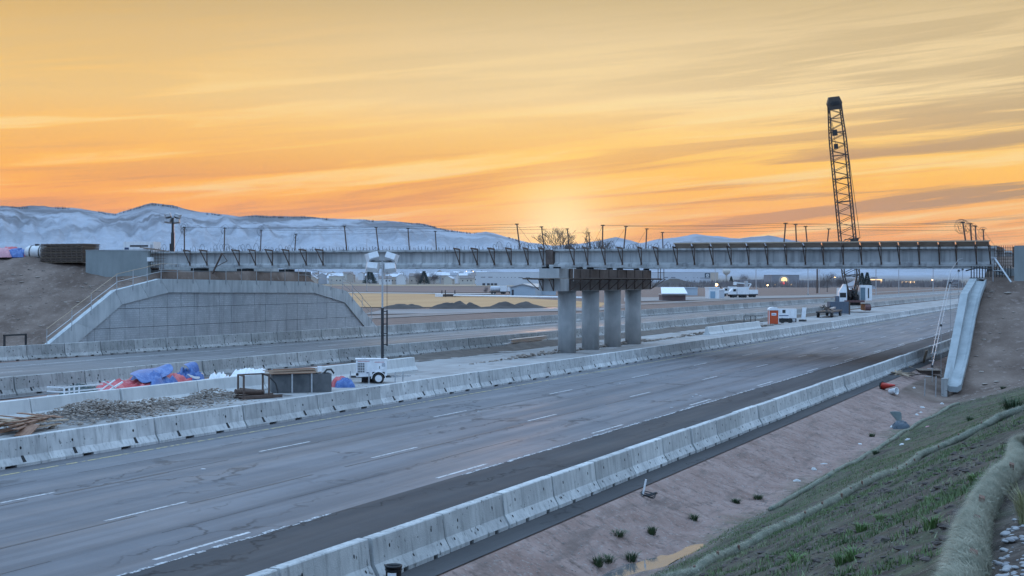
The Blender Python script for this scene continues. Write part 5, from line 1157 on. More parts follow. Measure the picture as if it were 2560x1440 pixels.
tag(link('grass', npmesh('grass', v, f, GR)), 'thin sprouting green grass on the dark slope soil', kind='stuff')
v, f = blades(150000, -9.6, 2.5, 26, 74, lambda t, s: np.clip(.35 + .9 * fbm(t * .5, s * .5, 81, 4), 0, 1) * (t > toe(s) - .3) * (t < crest(s)), .02, .07, .008, 2)
tag(link('grass', npmesh('grass', v, f, GR)), 'short green grass on the lower slope by the ditch', kind='stuff')
v, f = blades(60000, -8.2, -.75, 5.5, 26, lambda t, s: np.clip(2.2 * fbm(t * 1.1, s * 1.1, 91, 3) - .1, 0, 1) * (t > toe(s)), .015, .05, .006, 3, 1.4)
tag(link('grass', npmesh('grass', v, f, GR2)), 'pale dry grass flecks on the slope soil', kind='stuff')
# clods of soil
cl = MB(); r_ = random.Random(11)
for _ in range(9000):
    s = 5.5 + 22 * r_.random() ** 1.5; t = r_.uniform(float(mid(s)) - .3, -.95); z = gz(t, s) if 0 else None
    cl.v.append((t, s, 0))
T_ = np.array([c_[0] for c_ in cl.v]); S_ = np.array([c_[1] for c_ in cl.v]); Z_ = ground_z(T_, S_); cl = MB()
keep = fbm(T_ * .7, S_ * .7, 13, 3) < .2
for t, s, z, k in zip(T_, S_, Z_, keep):
    if not k: continue
    st = stones[r_.randrange(8)]; sz = r_.uniform(.008, .03) if r_.random() < .8 else r_.uniform(.03, .075); a = r_.uniform(0, 6.28); ca, sa = math.cos(a), math.sin(a); b = len(cl.v)
    cl.v += [(t + sz * (vx * ca - vy * sa), s + sz * (vx * sa + vy * ca), z + sz * vz * .7) for vx, vy, vz in st.v]; cl.f += [tuple(b + i for i in f_) for f_ in st.f]
tag(cl.build('soil_clods', mat('soil_clod', (.05, .04, .035), (.11, .09, .078), 3, .95, .4, 20)), 'dark soil clods between the grass sprouts', kind='stuff')
# gravel on the foreslope
gv = MB(); 
T_ = np.array([r_.uniform(-11.8, -8.6) for _ in range(5200)]); S_ = np.array([15 + 60 * r_.random() ** 1.4 for _ in range(5200)]); Z_ = ground_z(T_, S_)
for t, s, z in zip(T_, S_, Z_):
    st = stones[r_.randrange(8)]; sz = r_.uniform(.008, .03); b = len(gv.v); gv.v += [(t + sz * vx, s + sz * vy, z + sz * vz * .7) for vx, vy, vz in st.v]; gv.f += [tuple(b + i for i in f_) for f_ in st.f]
tag(gv.build('gravel', mat('foreslope_gravel', (.16, .14, .13), (.36, .33, .31), 7, .95)), 'scattered gravel on the earth foreslope', kind='stuff')
# round cobbles beyond the thick roll
COB = mat('grey_cobble', (.22, .22, .23), (.36, .36, .36), 8, .85, .2, 30)
cob = MB()
for _ in range(2600):
    s = r_.uniform(5.0, 11); t = r_.uniform(-.56, .9); z = gz(t, s); sz = r_.uniform(.008, .032) if r_.random() < .9 else r_.uniform(.03, .05); st = stones[r_.randrange(8)]; b = len(cob.v); a = r_.uniform(0, 6.28); ca, sa = math.cos(a), math.sin(a)
    cob.v += [(t + sz * (vx * ca - vy * sa), s + sz * (vx * sa + vy * ca), z + sz * vz * .8) for vx, vy, vz in st.v]; cob.f += [tuple(b + i for i in f_) for f_ in st.f]
o = cob.build('cobbles', COB, None, True); tag(o, 'round grey cobbles beside the thick straw roll', kind='stuff')
md = o.modifiers.new('s', 'SUBSURF'); md.levels = 1; md.render_levels = 1
def tuft(label, t, s, n, h, spread, m, seed, name='grass_tuft', w=.006):
    rr = np.random.default_rng(seed); a = rr.uniform(0, 6.28, n); r0 = spread * .35 * rr.uniform(0, 1, n) ** .5; x = r0 * np.cos(a); y = r0 * np.sin(a); hh = h * rr.uniform(.5, 1.1, n); ln = rr.uniform(.15, .8, n) * spread
    dx, dy = np.cos(a + rr.normal(0, .5, n)), np.sin(a + rr.normal(0, .5, n)); px_, py_ = -dy * w, dx * w; z0 = np.zeros(n) - .02
    A = np.stack([x - px_, y - py_, z0], 1); B = np.stack([x + px_, y + py_, z0], 1); M1 = np.stack([x + dx * ln * .35 + px_ * .8, y + dy * ln * .35 + py_ * .8, hh * .65], 1); M0 = np.stack([x + dx * ln * .35 - px_ * .8, y + dy * ln * .35 - py_ * .8, hh * .65], 1); E = np.stack([x + dx * ln, y + dy * ln, hh], 1)
    v = np.stack([A, B, M1, A, M1, M0, M0, M1, E], 1).reshape(-1, 3); o = link(name, npmesh(name, v, np.arange(len(v)).reshape(-1, 3), m)); o.location = (t, s, gz(t, s)); tag(o, label, 'grass', 'grass tufts'); return o
YG = mat('yellow_grass', (.20, .20, .09), (.33, .32, .17), 6, .7); DG = mat('dark_tuft', (.02, .045, .018), (.05, .085, .03), 5, .7); LG = mat('bright_tuft', (.07, .135, .035), (.13, .21, .06), 5, .7)
tuft('yellowish dry grass tuft growing behind the thick straw roll', -.47, 8.1, 220, .20, .16, YG, 1, w=.0018)
tuft('big dark grass tuft at the upper slope edge', -2.6, 38.5, 320, .42, .55, DG, 2, w=.007)
lbl = [('dark green tuft at the grass edge above wire coil', 2180, 1092), ('small dark tuft beside lower straw roll', 2190, 1135), ('dark weed tuft on the earth foreslope', 1840, 1258), ('dark weed tuft right of another on the foreslope', 1895, 1248), ('small weed in the gravel above the puddles', 1520, 1405), ('small weed by the puddle edge', 1578, 1404),
       ('dark weed patch on the gravel below wire coil', 1630, 1335), ('low weed patch on the foreslope', 1545, 1340), ('dark tuft at upper slope near the wall', 2508, 972), ('small tuft in mid-slope grass', 2425, 1055), ('faint weed on the foreslope edge', 1735, 1300), ('weed clump left of puddles', 1495, 1415)]
for i, (lab, px, py) in enumerate(lbl):
    z = -.5
    for _ in range(12): p = G(px, py, z); z = .5 * z + .5 * gz(p.x, p.y)
    tuft(lab, p.x, p.y, 130, random.uniform(.14, .26), random.uniform(.22, .42), DG, 20 + i)
for i, (lab, px, py) in enumerate([('bright green weed clump low on the near slope', 2105, 1412), ('bright green sprout beside another low on near slope', 2135, 1400), ('leafy green weed below middle straw roll', 2155, 1345), ('light green weed beside the thick straw roll', 2440, 1205), ('pale green weed on dark soil', 2325, 1258), ('small leafy weed on dark soil', 2205, 1297), ('frosted weed in dark soil mid-slope', 2330, 1325), ('green weed on the dark near slope soil', 1990, 1415)]):
    z = 2.0
    for _ in range(25): p = G(px, py, z); z = .6 * z + .4 * gz(p.x, p.y)
    tuft(lab, p.x, p.y, 90, random.uniform(.05, .09), random.uniform(.10, .16), LG, 60 + i, 'weed', .0035)
# puddles in the ditch
WAT = bpy.data.materials.new('puddle_water'); WAT.use_nodes = True
_n = WAT.node_tree.nodes.new('ShaderNodeTexNoise'); _n.inputs['Scale'].default_value = 5; _n.inputs['Detail'].default_value = 4; _b = WAT.node_tree.nodes.new('ShaderNodeBump'); _b.inputs['Strength'].default_value = .25; _b.inputs['Distance'].default_value = .02
WAT.node_tree.links.new(_n.outputs[0], _b.inputs['Height']); WAT.node_tree.links.new(_b.outputs[0], WAT.node_tree.nodes['Principled BSDF'].inputs['Normal'])
b = WAT.node_tree.nodes['Principled BSDF']; b.inputs['Base Color'].default_value = (.16, .15, .145, 1); b.inputs['Roughness'].default_value = .04; b.inputs['IOR'].default_value = 1.33; b.inputs['Specular IOR Level'].default_value = .8
for cx_, cy_ in ((-10.3, 29.7), (-9.75, 31.6), (-9.6, 33.4)):
    q = MB().quad((-.8, -2.4, 0), (.8, -2.4, 0), (.8, 2.4, 0), (-.8, 2.4, 0)); o = q.build('puddle', WAT); o.location = (cx_, cy_, {-10.3: -.865, -9.75: -.915, -9.6: -.90}[cx_]); tag(o, 'shallow puddle reflecting the sky in the ditch', kind='structure')
# ---------------------------------------------------------------- hills
RIDGE = [(-900, 520), (-400, 500), (0, 514), (50, 517), (90, 514), (180, 519), (260, 530), (290, 535), (330, 521), (378, 508), (430, 513), (500, 530), (600, 542), (640, 538), (700, 541), (760, 540), (800, 545), (900, 548), (1000, 555), (1060, 560), (1120, 575), (1180, 583), (1215, 578), (1260, 590), (1320, 606), (1380, 613), (1450, 609), (1500, 600), (1540, 593), (1600, 607), (1650, 598), (1740, 586), (1800, 592), (1850, 596), (1920, 589), (1970, 598), (2040, 612), (2100, 622), (2300, 640), (2560, 652), (3000, 660), (3600, 655)]
def build_hills():
    RC = 10500.0; px = np.concatenate([np.linspace(-900, 0, 40), np.linspace(4, 2100, 420), np.linspace(2105, 3600, 60)]); ry = np.interp(px, [a for a, b in RIDGE], [b for a, b in RIDGE])
    ry = ry + 2.2 * fbm(px * .03, px * 0 + 2, 61, 4, .6)
    zr = HC + (700 - ry) * RC / F
    Y = np.concatenate([np.linspace(1750, 5200, 12), np.linspace(5400, RC, 70), [RC * 1.03, RC * 1.10, RC * 1.2]])
    PX_, YY = np.meshgrid(px, Y); ZR = np.broadcast_to(zr, PX_.shape)
    left = np.clip((1350 - PX_) / 500, 0, 1)
    u = np.clip((YY - 5200) / (RC - 5200), 0, 1)
    fold = 1 - np.abs(fbm(PX_ * .012 + YY * .0006, YY * .00035 - PX_ * .003, 63, 5, .55)); fold2 = fbm(PX_ * .03, YY * .0009, 67, 5, .6)
    z = .45 + left * np.clip(YY - 1800, 0, 3600) * .0095 * np.clip((ZR - 250) / 350, 0, 1)
    body = ZR * (u ** 1.45) ; z = np.maximum(z, z * (1 - u) + body)
    z = z + (u > 0) * (u < 1) * np.minimum(u, (1 - u) * 3 + .02) * ZR * (.20 * (fold - .72) + .20 * fold2)
    # keep every nearer slope below the skyline
    cap = HC + (ZR - HC) * (YY / RC) * .985; z = np.where(u < 1, np.minimum(z, np.where(u > .02, cap, z)), z)
    z = np.where(YY > RC, ZR * np.clip(1 - (YY / RC - 1) * 4, .1, 1), z)
    a = (PX_ - 1280) / F; X = (a * CT - ST) * YY; Yw = (a * ST + CT) * YY
    v = np.stack([X.ravel(), Yw.ravel(), z.ravel()], 1); n, k = len(Y), len(px); i = np.arange((n-1)*(k-1)); r = i // (k-1); c = i % (k-1); q = r * k + c
    m = bpy.data.materials.new('dusk_blue_snowy_hillside'); m.use_nodes = True; nt = m.node_tree; nt.nodes.clear(); N = nt.nodes.new; L = nt.links.new
    b = N('ShaderNodeBsdfPrincipled'); o = N('ShaderNodeOutputMaterial'); L(b.outputs[0], o.inputs[0]); b.inputs['Roughness'].default_value = .95; b.inputs['Specular IOR Level'].default_value = .1
    ge = N('ShaderNodeNewGeometry'); pos = ge.outputs['Position']; sx = N('ShaderNodeSeparateXYZ'); L(pos, sx.inputs[0]); nz = N('ShaderNodeSeparateXYZ'); L(ge.outputs['Normal'], nz.inputs[0])
    def noise(s, d, st=(1, 1, 1), r=.6):
        mp = N('ShaderNodeMapping'); mp.inputs['Scale'].default_value = st; L(pos, mp.inputs[0]); n_ = N('ShaderNodeTexNoise'); n_.inputs['Scale'].default_value = s; n_.inputs['Detail'].default_value = d; n_.inputs['Roughness'].default_value = r; L(mp.outputs[0], n_.inputs['Vector']); return n_.outputs[0]
    def mr(v_, a_, c_, x=0., y=1.):
        n_ = N('ShaderNodeMapRange'); L(v_, n_.inputs[0]); n_.inputs[1].default_value = a_; n_.inputs[2].default_value = c_; n_.inputs[3].default_value = x; n_.inputs[4].default_value = y; return n_.outputs[0]
    def mx(f, a_, c_):
        n_ = N('ShaderNodeMix'); n_.data_type = 'RGBA'
        for i_, q_ in ((0, f), (6, a_), (7, c_)):
            if isinstance(q_, tuple): n_.inputs[i_].default_value = (*q_, 1)
            else: L(q_, n_.inputs[i_])
        return n_.outputs[2]
    def mm(op, a_, c_):
        n_ = N('ShaderNodeMath'); n_.operation = op; n_.use_clamp = True
        for i_, q_ in ((0, a_), (1, c_)):
            if isinstance(q_, float): n_.inputs[i_].default_value = q_
            else: L(q_, n_.inputs[i_])
        return n_.outputs[0]
    snow = mx(mr(noise(.0016, 8, (1, 1, 3)), .40, .66), (.37, .40, .455), (.30, .325, .37))  # the blue of dusk light is put into this snow colour
    snow = mx(mr(noise(.006, 7, (1, 1, 4)), .50, .74, 0, .35), snow, (.20, .20, .21))        # brush and bare ground showing through
    tr = mm('MULTIPLY', mr(noise(.0022, 8), .44, .56), mr(sx.outputs[2], 190., 420.))         # conifers towards the tops
    tr = mm('MAXIMUM', tr, mm('MULTIPLY', mr(sx.outputs[2], 440., 560.), mr(noise(.004, 6), .36, .5)))
    cur = mx(mm('MULTIPLY', tr, .85), snow, (.07, .072, .08)); L(cur, b.inputs['Base Color'])
    bp = N('ShaderNodeBump'); bp.inputs['Strength'].default_value = .5; bp.inputs['Distance'].default_value = 60; L(noise(.0045, 9, (1, 1, 1), .62), bp.inputs['Height']); L(bp.outputs[0], b.inputs['Normal'])
    cur = mx(mr(noise(.012, 6, (1, 1, 2.5), .65), .50, .70, 0, .35), cur, (.17, .17, .18))
    # valley floor: tan fields
    val = mx(mr(noise(.004, 5), .4, .62), (.20, .165, .14), (.27, .24, .21)); fin = mx(mr(sx.outputs[2], 3., 30.), val, cur); L(fin, b.inputs['Base Color'])
    me = npmesh('hills', v, np.stack([q, q+1, q+k+1, q+k], 1), m, True)
    tag(link('hills', me), 'snow-dusted hills with wooded crests across the valley', kind='structure')
    return zr, px
build_hills()
# trees along the crest
cr_ = MB(); rr = random.Random(3)
for _ in range(900):
    px = rr.uniform(0, 1300); y = np.interp(px, [a for a, b in RIDGE], [b for a, b in RIDGE])
    if math.sin(px * .05) + math.sin(px * .017 + 2) < -.4: continue
    p = AD(px, y + 1.2, 10350); h = rr.uniform(4, 11); w = h * .4
    b0 = len(cr_.v); cr_.v += [(p.x - w, p.y, p.z - 12), (p.x + w, p.y, p.z - 12), (p.x, p.y + w, p.z - 12), (p.x, p.y, p.z + h)]; cr_.f += [(b0, b0+1, b0+3), (b0+1, b0+2, b0+3), (b0+2, b0, b0+3)]
tag(cr_.build('crest_forest', mat('distant_conifer', (.03, .038, .042), rough=.95)), 'far-off conifers fringing the hill crests', kind='stuff')

# ---------------------------------------------------------------- fields beyond the motorway
def field(name, label, pts, z, m):
    o = MB().poly([G(x, y, z) for x, y in pts]).build(name, m); tag(o, label, kind='structure'); return o
def fm(name, a, b, s=.02, st=(1, 1, 1)): return mat(name, a, b, s, .95, coord='World', stretch=st, detail=8)
field('stubble_field', 'golden stubble field beyond the far carriageway', [(650, 768), (1500, 767), (1520, 757), (1250, 742), (1020, 733), (600, 730)], .10, fm('golden_stubble', (.40, .225, .10), (.48, .29, .14), .05, (1, .12, 1)))
field('ploughed_field', 'dark brown ploughed field behind the stubble', [(560, 727.5), (1250, 731.5), (1300, 724), (1280, 716.5), (560, 713.5)], .14, fm('ploughed_soil', (.13, .095, .085), (.18, .135, .12), .03, (1, .2, 1)))
field('grass_field', 'pale tan field strip below the houses', [(560, 713), (1400, 716), (1420, 711), (560, 708.5)], .19, fm('tan_field', (.30, .225, .15), (.36, .28, .19), .02))
field('gravel_lot', 'grey gravel lot beside the slip road', [(900, 786), (1500, 776), (1600, 764), (1480, 770), (960, 774)], .07, fm('grey_gravel', (.20, .19, .185), (.27, .255, .25), .08))
field('farm_track', 'pale farm track across the fields', [(600, 730.2), (1240, 735.5), (1240, 733.4), (600, 728.4)], .21, fm('pale_track', (.42, .38, .34), (.50, .46, .42), .1))
field('yard', 'pale concrete yard beside the sheds', [(1560, 754), (2080, 742), (2120, 737), (1560, 744)], .11, fm('yard_gravel', (.20, .185, .175), (.30, .28, .265), .06))
# dirt mounds
SOIL = mat('mound_soil', (.05, .042, .038), (.085, .07, .062), .4, .95, .5, 2)
def mound(label, px, pyb, w, h, seed, m=SOIL, name='dirt_mound'):
    p = G(px, pyb); Y = HC * F / (pyb - 700); s = Y / F; n = 18; u = np.linspace(-1, 1, n); U, V = np.meshgrid(u, u); R = np.sqrt(U**2 + V**2)
    z = np.clip(1 - R, 0, 1) ** .8 * h * s * (1 + .5 * fbm(U * 2 + seed, V * 2, seed, 3)); vt = np.stack([(U * w * s * .62).ravel(), (V * w * s * .5).ravel(), z.ravel() - .1], 1)
    i = np.arange((n-1)*(n-1)); r = i // (n-1); c = i % (n-1); a = r * n + c
    o = link(name, npmesh(name, vt, np.stack([a, a+1, a+n+1, a+n], 1), m, True)); o.location = (p.x, p.y, 0); o.rotation_euler = (0, 0, TH); return tag(o, label, 'mound', 'dirt mounds by the fields')
for i, (px, pyb, w, h, lab) in enumerate([(1000, 771, 90, 15, 'long low dirt mound at left end of the mound line'), (1030, 770, 60, 12, 'dirt mound with a double top beside long low one'), (1117, 771, 75, 18, 'dark dirt mound in the middle of mound line'), (1148, 771, 70, 17, 'round dirt mound in the middle of mound line'), (1175, 771, 60, 14, 'smaller dirt mound after the middle pair'), (1225, 772, 60, 8, 'flat dirt mound right of the middle pair'),
        (1262, 771, 80, 16, 'broad dirt mound left of the pier'), (1318, 770, 90, 15, 'wide dirt mound next to the pier'), (1172, 703.5, 42, 12, 'peaked soil heap in front of the houses'), (1285, 707, 190, 8, 'long soil bank in front of white warehouse')]):
    mound(lab, px, pyb if pyb > 706 else 708, w, h + (4 if pyb < 706 else 0), i + 3)
mound('purple-brown soil heap in front of the warehouse end', 1680, 716, 150, 17, 23); mound('low soil bank tapering below warehouse sign', 1735, 717, 130, 9, 25)
mound('low grey heap beyond the far carriageway', 2075, 756, 90, 9, 27, mat('grey_heap', (.15, .14, .12), (.22, .2, .17), .3, .95))

# ---------------------------------------------------------------- far buildings, each a thing with walls, roof and openings
def at_px(px, pyb, zb=0.0):
    Y = (HC - zb) * F / (pyb - 700); return AD(px, pyb, Y), Y / F
def block(label, x0, x1, ytop, pyb, depth, wall, roofm=None, cat='building', name='building', rot=0.0, wins=(), zb=0.0, doors=(), Yfix=None):
    """a box building seen between px x0..x1; sizes follow from the ground it stands on"""
    if Yfix: Y = Yfix; s = Y / F; p = AD((x0 + x1) / 2, pyb, Y); zb_ = p.z
    else: p, s = at_px((x0 + x1) / 2, pyb, zb); zb_ = zb
    w, h = (x1 - x0) * s, (pyb - ytop) * s; root = tag(empty(name, (p.x, p.y, zb_), TH + rot), label, cat)
    MB().box(-w/2, w/2, 0, depth, -.6, h).build('wall', wall, root)
    MB().box(-w/2 - .15, w/2 + .15, -.15, depth + .15, h + .002, h + .35).build('roof', roofm or GALV, root)
    for (a, b, c, d, m) in wins:            # fractions of width and height
        MB().box(-w/2 + w*a, -w/2 + w*b, -.08, -.005, h*c, h*d).build('window', m, root)
    return root, w, h, s
PALE = mat('pale_cladding', (.50, .52, .56), (.57, .59, .62), .05, .7); PALE2 = mat('pale_blue_cladding', (.36, .44, .50), (.43, .5, .56), .2, .6); TANW = mat('tan_wall', (.50, .42, .34), (.56, .48, .4), .1, .8); GREYW = mat('grey_wall', (.22, .22, .24), (.28, .28, .30), .1, .8)
WIN = mat('far_window', (.05, .055, .07), rough=.2)
LITW = mat('lit_window', (.8, .6, .3), rough=.5, emit=(1.0, .62, .22), est=1.6); LITR = mat('lit_red_sign', (.6, .05, .05), rough=.5, emit=(1.0, .08, .06), est=1.2); LITO = mat('lit_orange_trim', (.8, .5, .2), rough=.5, emit=(1.0, .62, .3), est=1.8)
LAMP = mat('lit_lamp', (1, .8, .5), rough=.5, emit=(1.0, .55, .18), est=9.0)
# long white warehouse behind everything, its right end with the round emblem
w_l = [(a, a + .018, .62, .66, WIN) for a in (.02, .05)] + [(a, a + .003, .60, .65, WIN) for a in (.085, .10, .115, .13, .145, .16)] + [(a, a + .018, .58, .62, WIN) for a in (.175, .205)]
w_l += [(a, a + .018, .60, .64, WIN) for a in (.775, .805)] + [(a, a + .003, .58, .62, WIN) for a in (.865, .898, .913)] + [(.925, .945, .56, .59, WIN)]
w_l += [(a, a + .012, .0, .18, WIN) for a in (.026, .045, .06, .075)]
wh, w, h, s = block('long white warehouse with round emblem on its right end', 1190, 1795, 681, 714, 70, PALE, PALE, name='warehouse', wins=w_l, rot=rad(-1.2))
MB().box(w/2 * .935, w/2 - .02, -.25, -.01, 0, h - .2).build('end_bay', TANW, wh)
ex = -w/2 + w * .955
pn = MB().box(ex - 2.6, ex + 2.6, -.4, -.06, h * .55, h * .55 + 5.2).build('sign_panel', mat('sign_navy', (.05, .075, .10), rough=.6), wh)
MB().lathe([(1.55, -.5), (1.55, -.41)], (ex, 0, h * .55 + 3.0), 20, 'y').build('sign_disc', WHITE, pn); MB().lathe([(.75, -.56), (.75, -.505)], (ex, 0, h * .55 + 3.0), 16, 'y').build('sign_ring', mat('sign_navy', (.05, .075, .10)), pn); MB().lathe([(.35, -.6), (.35, -.565)], (ex, 0, h * .55 + 3.0), 12, 'y').build('sign_dot', WHITE, pn)
MB().box(ex - 1.9, ex + 1.9, -.48, -.405, h * .55 + .5, h * .55 + .95).build('sign_strip', WHITE, pn)
# lit arched building
cn_, w, h, s = block('grey building with glowing arched entrance and red sign', 1930, 1998, 688, 716, 40, GREYW, GREYW, name='lit_building', wins=[(.08, .24, .12, .22, LITW), (.66, .84, .10, .2, LITW)])
ar = MB(); pr = [(-4.4, 0), (4.4, 0)] + [(4.4 * math.cos(a), 5.2 + 4.0 * math.sin(a)) for a in np.linspace(0, math.pi, 10)]
ar.prism(pr, (-.07 * w, -2.0, 0), (-.07 * w, -.09, 0), (1, 0, 0)).build('arched_front', TANW, cn_)
MB().prism([(-2.6, 4.6), (2.6, 4.6)] + [(2.6 * math.cos(a), 5.6 + 2.4 * math.sin(a)) for a in np.linspace(0, math.pi, 8)], (-.07 * w, -2.15, 0), (-.07 * w, -2.01, 0), (1, 0, 0)).build('arched_window', LITW, cn_); MB().box(-.07 * w - 3.4, -.07 * w + 3.4, -2.2, -2.01, 1.4, 3.4).build('sign', LITR, cn_)
block('low long grey building with lamps under its eaves', 1845, 1930, 700, 715, 25, GREYW, GREYW, name='low_building', wins=[(a, a + .03, .15, .35, LITW) for a in (.1, .2, .31, .42, .55, .68, .8)])
block('low building lit along its front right of the arched entrance', 1998, 2045, 702, 716, 25, GREYW, GREYW, name='low_building', wins=[(a, a + .08, .12, .32, LITO) for a in (.1, .3, .55, .8)])
b2, w, h, s = block('office block outlined by glowing orange trim', 2176, 2212, 698, 713.5, 20, GREYW, GREYW, name='office_block', wins=[(.1, .6, .55, .65, WIN), (.1, .6, .25, .4, WIN)])
MB().box(-w/2, w * .3, -.5, -.1, h * .86, h * 1.0).build('glowing_trim', LITO, b2); MB().box(w * .22, w * .3, -.5, -.1, 0, h * .86).build('glowing_trim', LITO, b2); MB().box(-w * .3, 0, 2, 10, h + .36, h + 2.2).build('roof_plant', GREYW, b2)
b3, w, h, s = block('low distant store with glowing orange fascia', 2254, 2290, 703, 713, 20, GREYW, GREYW, name='store')
MB().box(-w/2, w * .4, -.5, -.1, h * .45, h * .95).build('glowing_fascia', LITO, b3)
block('grey multi-storey block in the haze near the wall', 2372, 2398, 700, 714.5, 20, GREYW, GREYW, name='office_block', wins=[(.1 + .3 * i, .3 + .3 * i, .15 + .2 * j, .25 + .2 * j, WIN) for i in range(3) for j in range(4)])
# sheds and barn
def gable(label, x0, x1, yeave, yridge, pyb, depth, wall, roofm, rot=0.0, name='barn', wins=()):
    p, s = at_px((x0 + x1) / 2, pyb); w = (x1 - x0) * s; h = (pyb - yeave) * s; hr = (pyb - yridge) * s
    root = tag(empty(name, (p.x, p.y, 0), TH + rot), label, 'building')
    MB().prism([(-w/2, -.4), (w/2, -.4), (w/2, h), (0, hr), (-w/2, h)], (0, 0, 0), (0, depth, 0), (1, 0, 0)).build('wall', wall, root)
    for sg in (-1, 1):
        MB().hexa([(sg * w * .53, -.5, h - .12), (0, -.5, hr + .03), (0, depth + .5, hr + .03), (sg * w * .53, depth + .5, h - .12)], [(sg * w * .53, -.5, h + .12), (0, -.5, hr + .3), (0, depth + .5, hr + .3), (sg * w * .53, depth + .5, h + .12)]).build('roof', roofm, root)
    for (a, b, c, d, m) in wins: MB().box(-w/2 + w*a, -w/2 + w*b, -.08, -.005, h*c, h*d).build('door', m, root)
    return root
gable('pale barn with shallow gable roof left of the pier', 1274, 1340, 718, 711, 738.5, 26, PALE2, GALV, rad(-18), wins=[(.06, .14, 0, .7, WIN)])
gable('white gabled shed behind the crane', 2128, 2190, 716, 702, 722, 14, PALE, GREYW, rad(10), 'shed')
block('small blue-grey lean-to right of the pale barn', 1343, 1390, 727, 738, 9, PALE2, GALV, name='lean_to')
b4, w, h, s = block('brown shed with bright white sloping roof', 1656, 1714, 738, 752, 9, mat('brown_shed', (.13, .085, .08), (.18, .12, .115), .3, .8), None, name='shed')
MB().hexa([(-w/2 - .4, -1.2, h + .36), (w/2 + .4, -1.2, h + .36), (w/2 + .3, 6, h + 2.0), (-w/2 + .2, 6, h + 2.0)], [(-w/2 - .4, -1.2, h + .5), (w/2 + .4, -1.2, h + .5), (w/2 + .3, 6, h + 2.14), (-w/2 + .2, 6, h + 2.14)]).build('sloping_roof', WHITE, b4)
block('long pale blue shed behind the brown one', 1672, 1744, 721, 738, 12, PALE2, PALE2, name='shed')
b5, w, h, s = block('tall white box shed with blue roller door', 1772, 1798, 721, 747, 8, WHITE, WHITE, name='shed', wins=[(.15, .62, .05, .72, mat('blue_door', (.24, .36, .46), rough=.5))])
block('lower white box beside the tall white shed', 1799, 1811, 726, 746, 6, PALE, WHITE, name='shed')
# lit street lamp by the warehouse and the tall light poles
def pole(label, px, pyb, ytop, lit=False, thick=.13, name='light_pole'):
    p, s = at_px(px, pyb); h = (pyb - ytop) * s; root = tag(empty(name, (p.x, p.y, 0), TH), label, 'light pole', 'light poles along the motorway')
    MB().tube([(0, 0, -.2), (0, 0, h)], [thick * 1.3, thick * .7], 8).build('shaft', GALV, root); MB().box(-.3, .3, -.3, .3, 0, .5).build('base', CONC_D, root)
    MB().bar((0, 0, h - .2), (1.6, 0, h + .1), .1).build('arm', GALV, root); MB().box(1.3, 2.1, -.2, .2, h, h + .18).build('lamp', WHITE, root); return root
for i, (px, pyb, yt, lab) in enumerate([(917, 729, 598, 'tall light pole beside the right slope of panel wall'), (1788, 733, 622, 'light pole beside the warehouse end'), (1890, 736, 618, 'light pole between trucks and lit building'), (2020, 738, 615, 'light pole left of the crane'), (2190, 743, 612, 'light pole right of the crane'), (2247, 737, 618, 'light pole beyond the distant store'), (2333, 734, 622, 'light pole near the hazy office block')]): pole(lab, px, pyb, yt)
p, s = at_px(2043, 733); up_ = tag(empty('utility_pole', (p.x, p.y, 0), TH), 'thick wooden utility pole left of the crane', 'pole'); MB().tube([(0, 0, 0), (0, 0, 16)], [.38, .26], 8).build('shaft', RUST, up_); MB().tube([(.9, .2, 0), (.8, .2, 15)], [.14, .1], 6).build('conduit', GALV, up_); MB().box(-1.6, 1.6, -.1, .1, 14.5, 14.8).build('cross_arm', RUST, up_)
for i, (px, py, Y, r, lab) in enumerate([(1791, 712, 700, .75, 'glowing orange lamp below the warehouse corner'), (1919, 713, 900, .5, 'small glowing lamp left of the arched building'), (2087, 693, 1200, .7, 'glowing lamp on a mast among bare trees'), (2331, 700, 900, .4, 'white lamp on pole in the haze'), (1166, 679, 2600, 1.0, 'distant glowing lamp above the houses'), (1183, 679, 2600, 1.0, 'distant glowing lamp among rooftops')]):
    p = AD(px, py, Y); hgt = p.z - (0 if Y < 2000 else 6); o = tag(empty('street_lamp', (p.x, p.y, p.z - hgt), TH), lab, 'lamp', 'lit lamps in the distance')
    MB().tube([(0, .3, 0), (0, .3, hgt)], .09, 6).build('pole', GALV, o); MB().lathe([(r * .3, -r * .8), (r, -r * .3), (r, r * .3), (r * .3, r * .8)], (0, 0, hgt), 10).build('lamp', LAMP, o)
# water tower
p, s = at_px(1816, 714); wt_ = tag(empty('water_tower', (p.x * 1.3, p.y * 1.3, 0), TH), 'pale round water tower rising above bare trees', 'water tower'); s *= 1.3
MB().lathe([(1.2, 0), (1.0, 11), (2.2, 12.6), (4.6, 14.5), (5.3, 17), (4.6, 19.6), (2.4, 21.2), (.4, 21.8)], (0, 0, 0), 18).build('tank', mat('tower_cream', (.55, .52, .48), (.6, .57, .53), .3, .7), wt_, True)
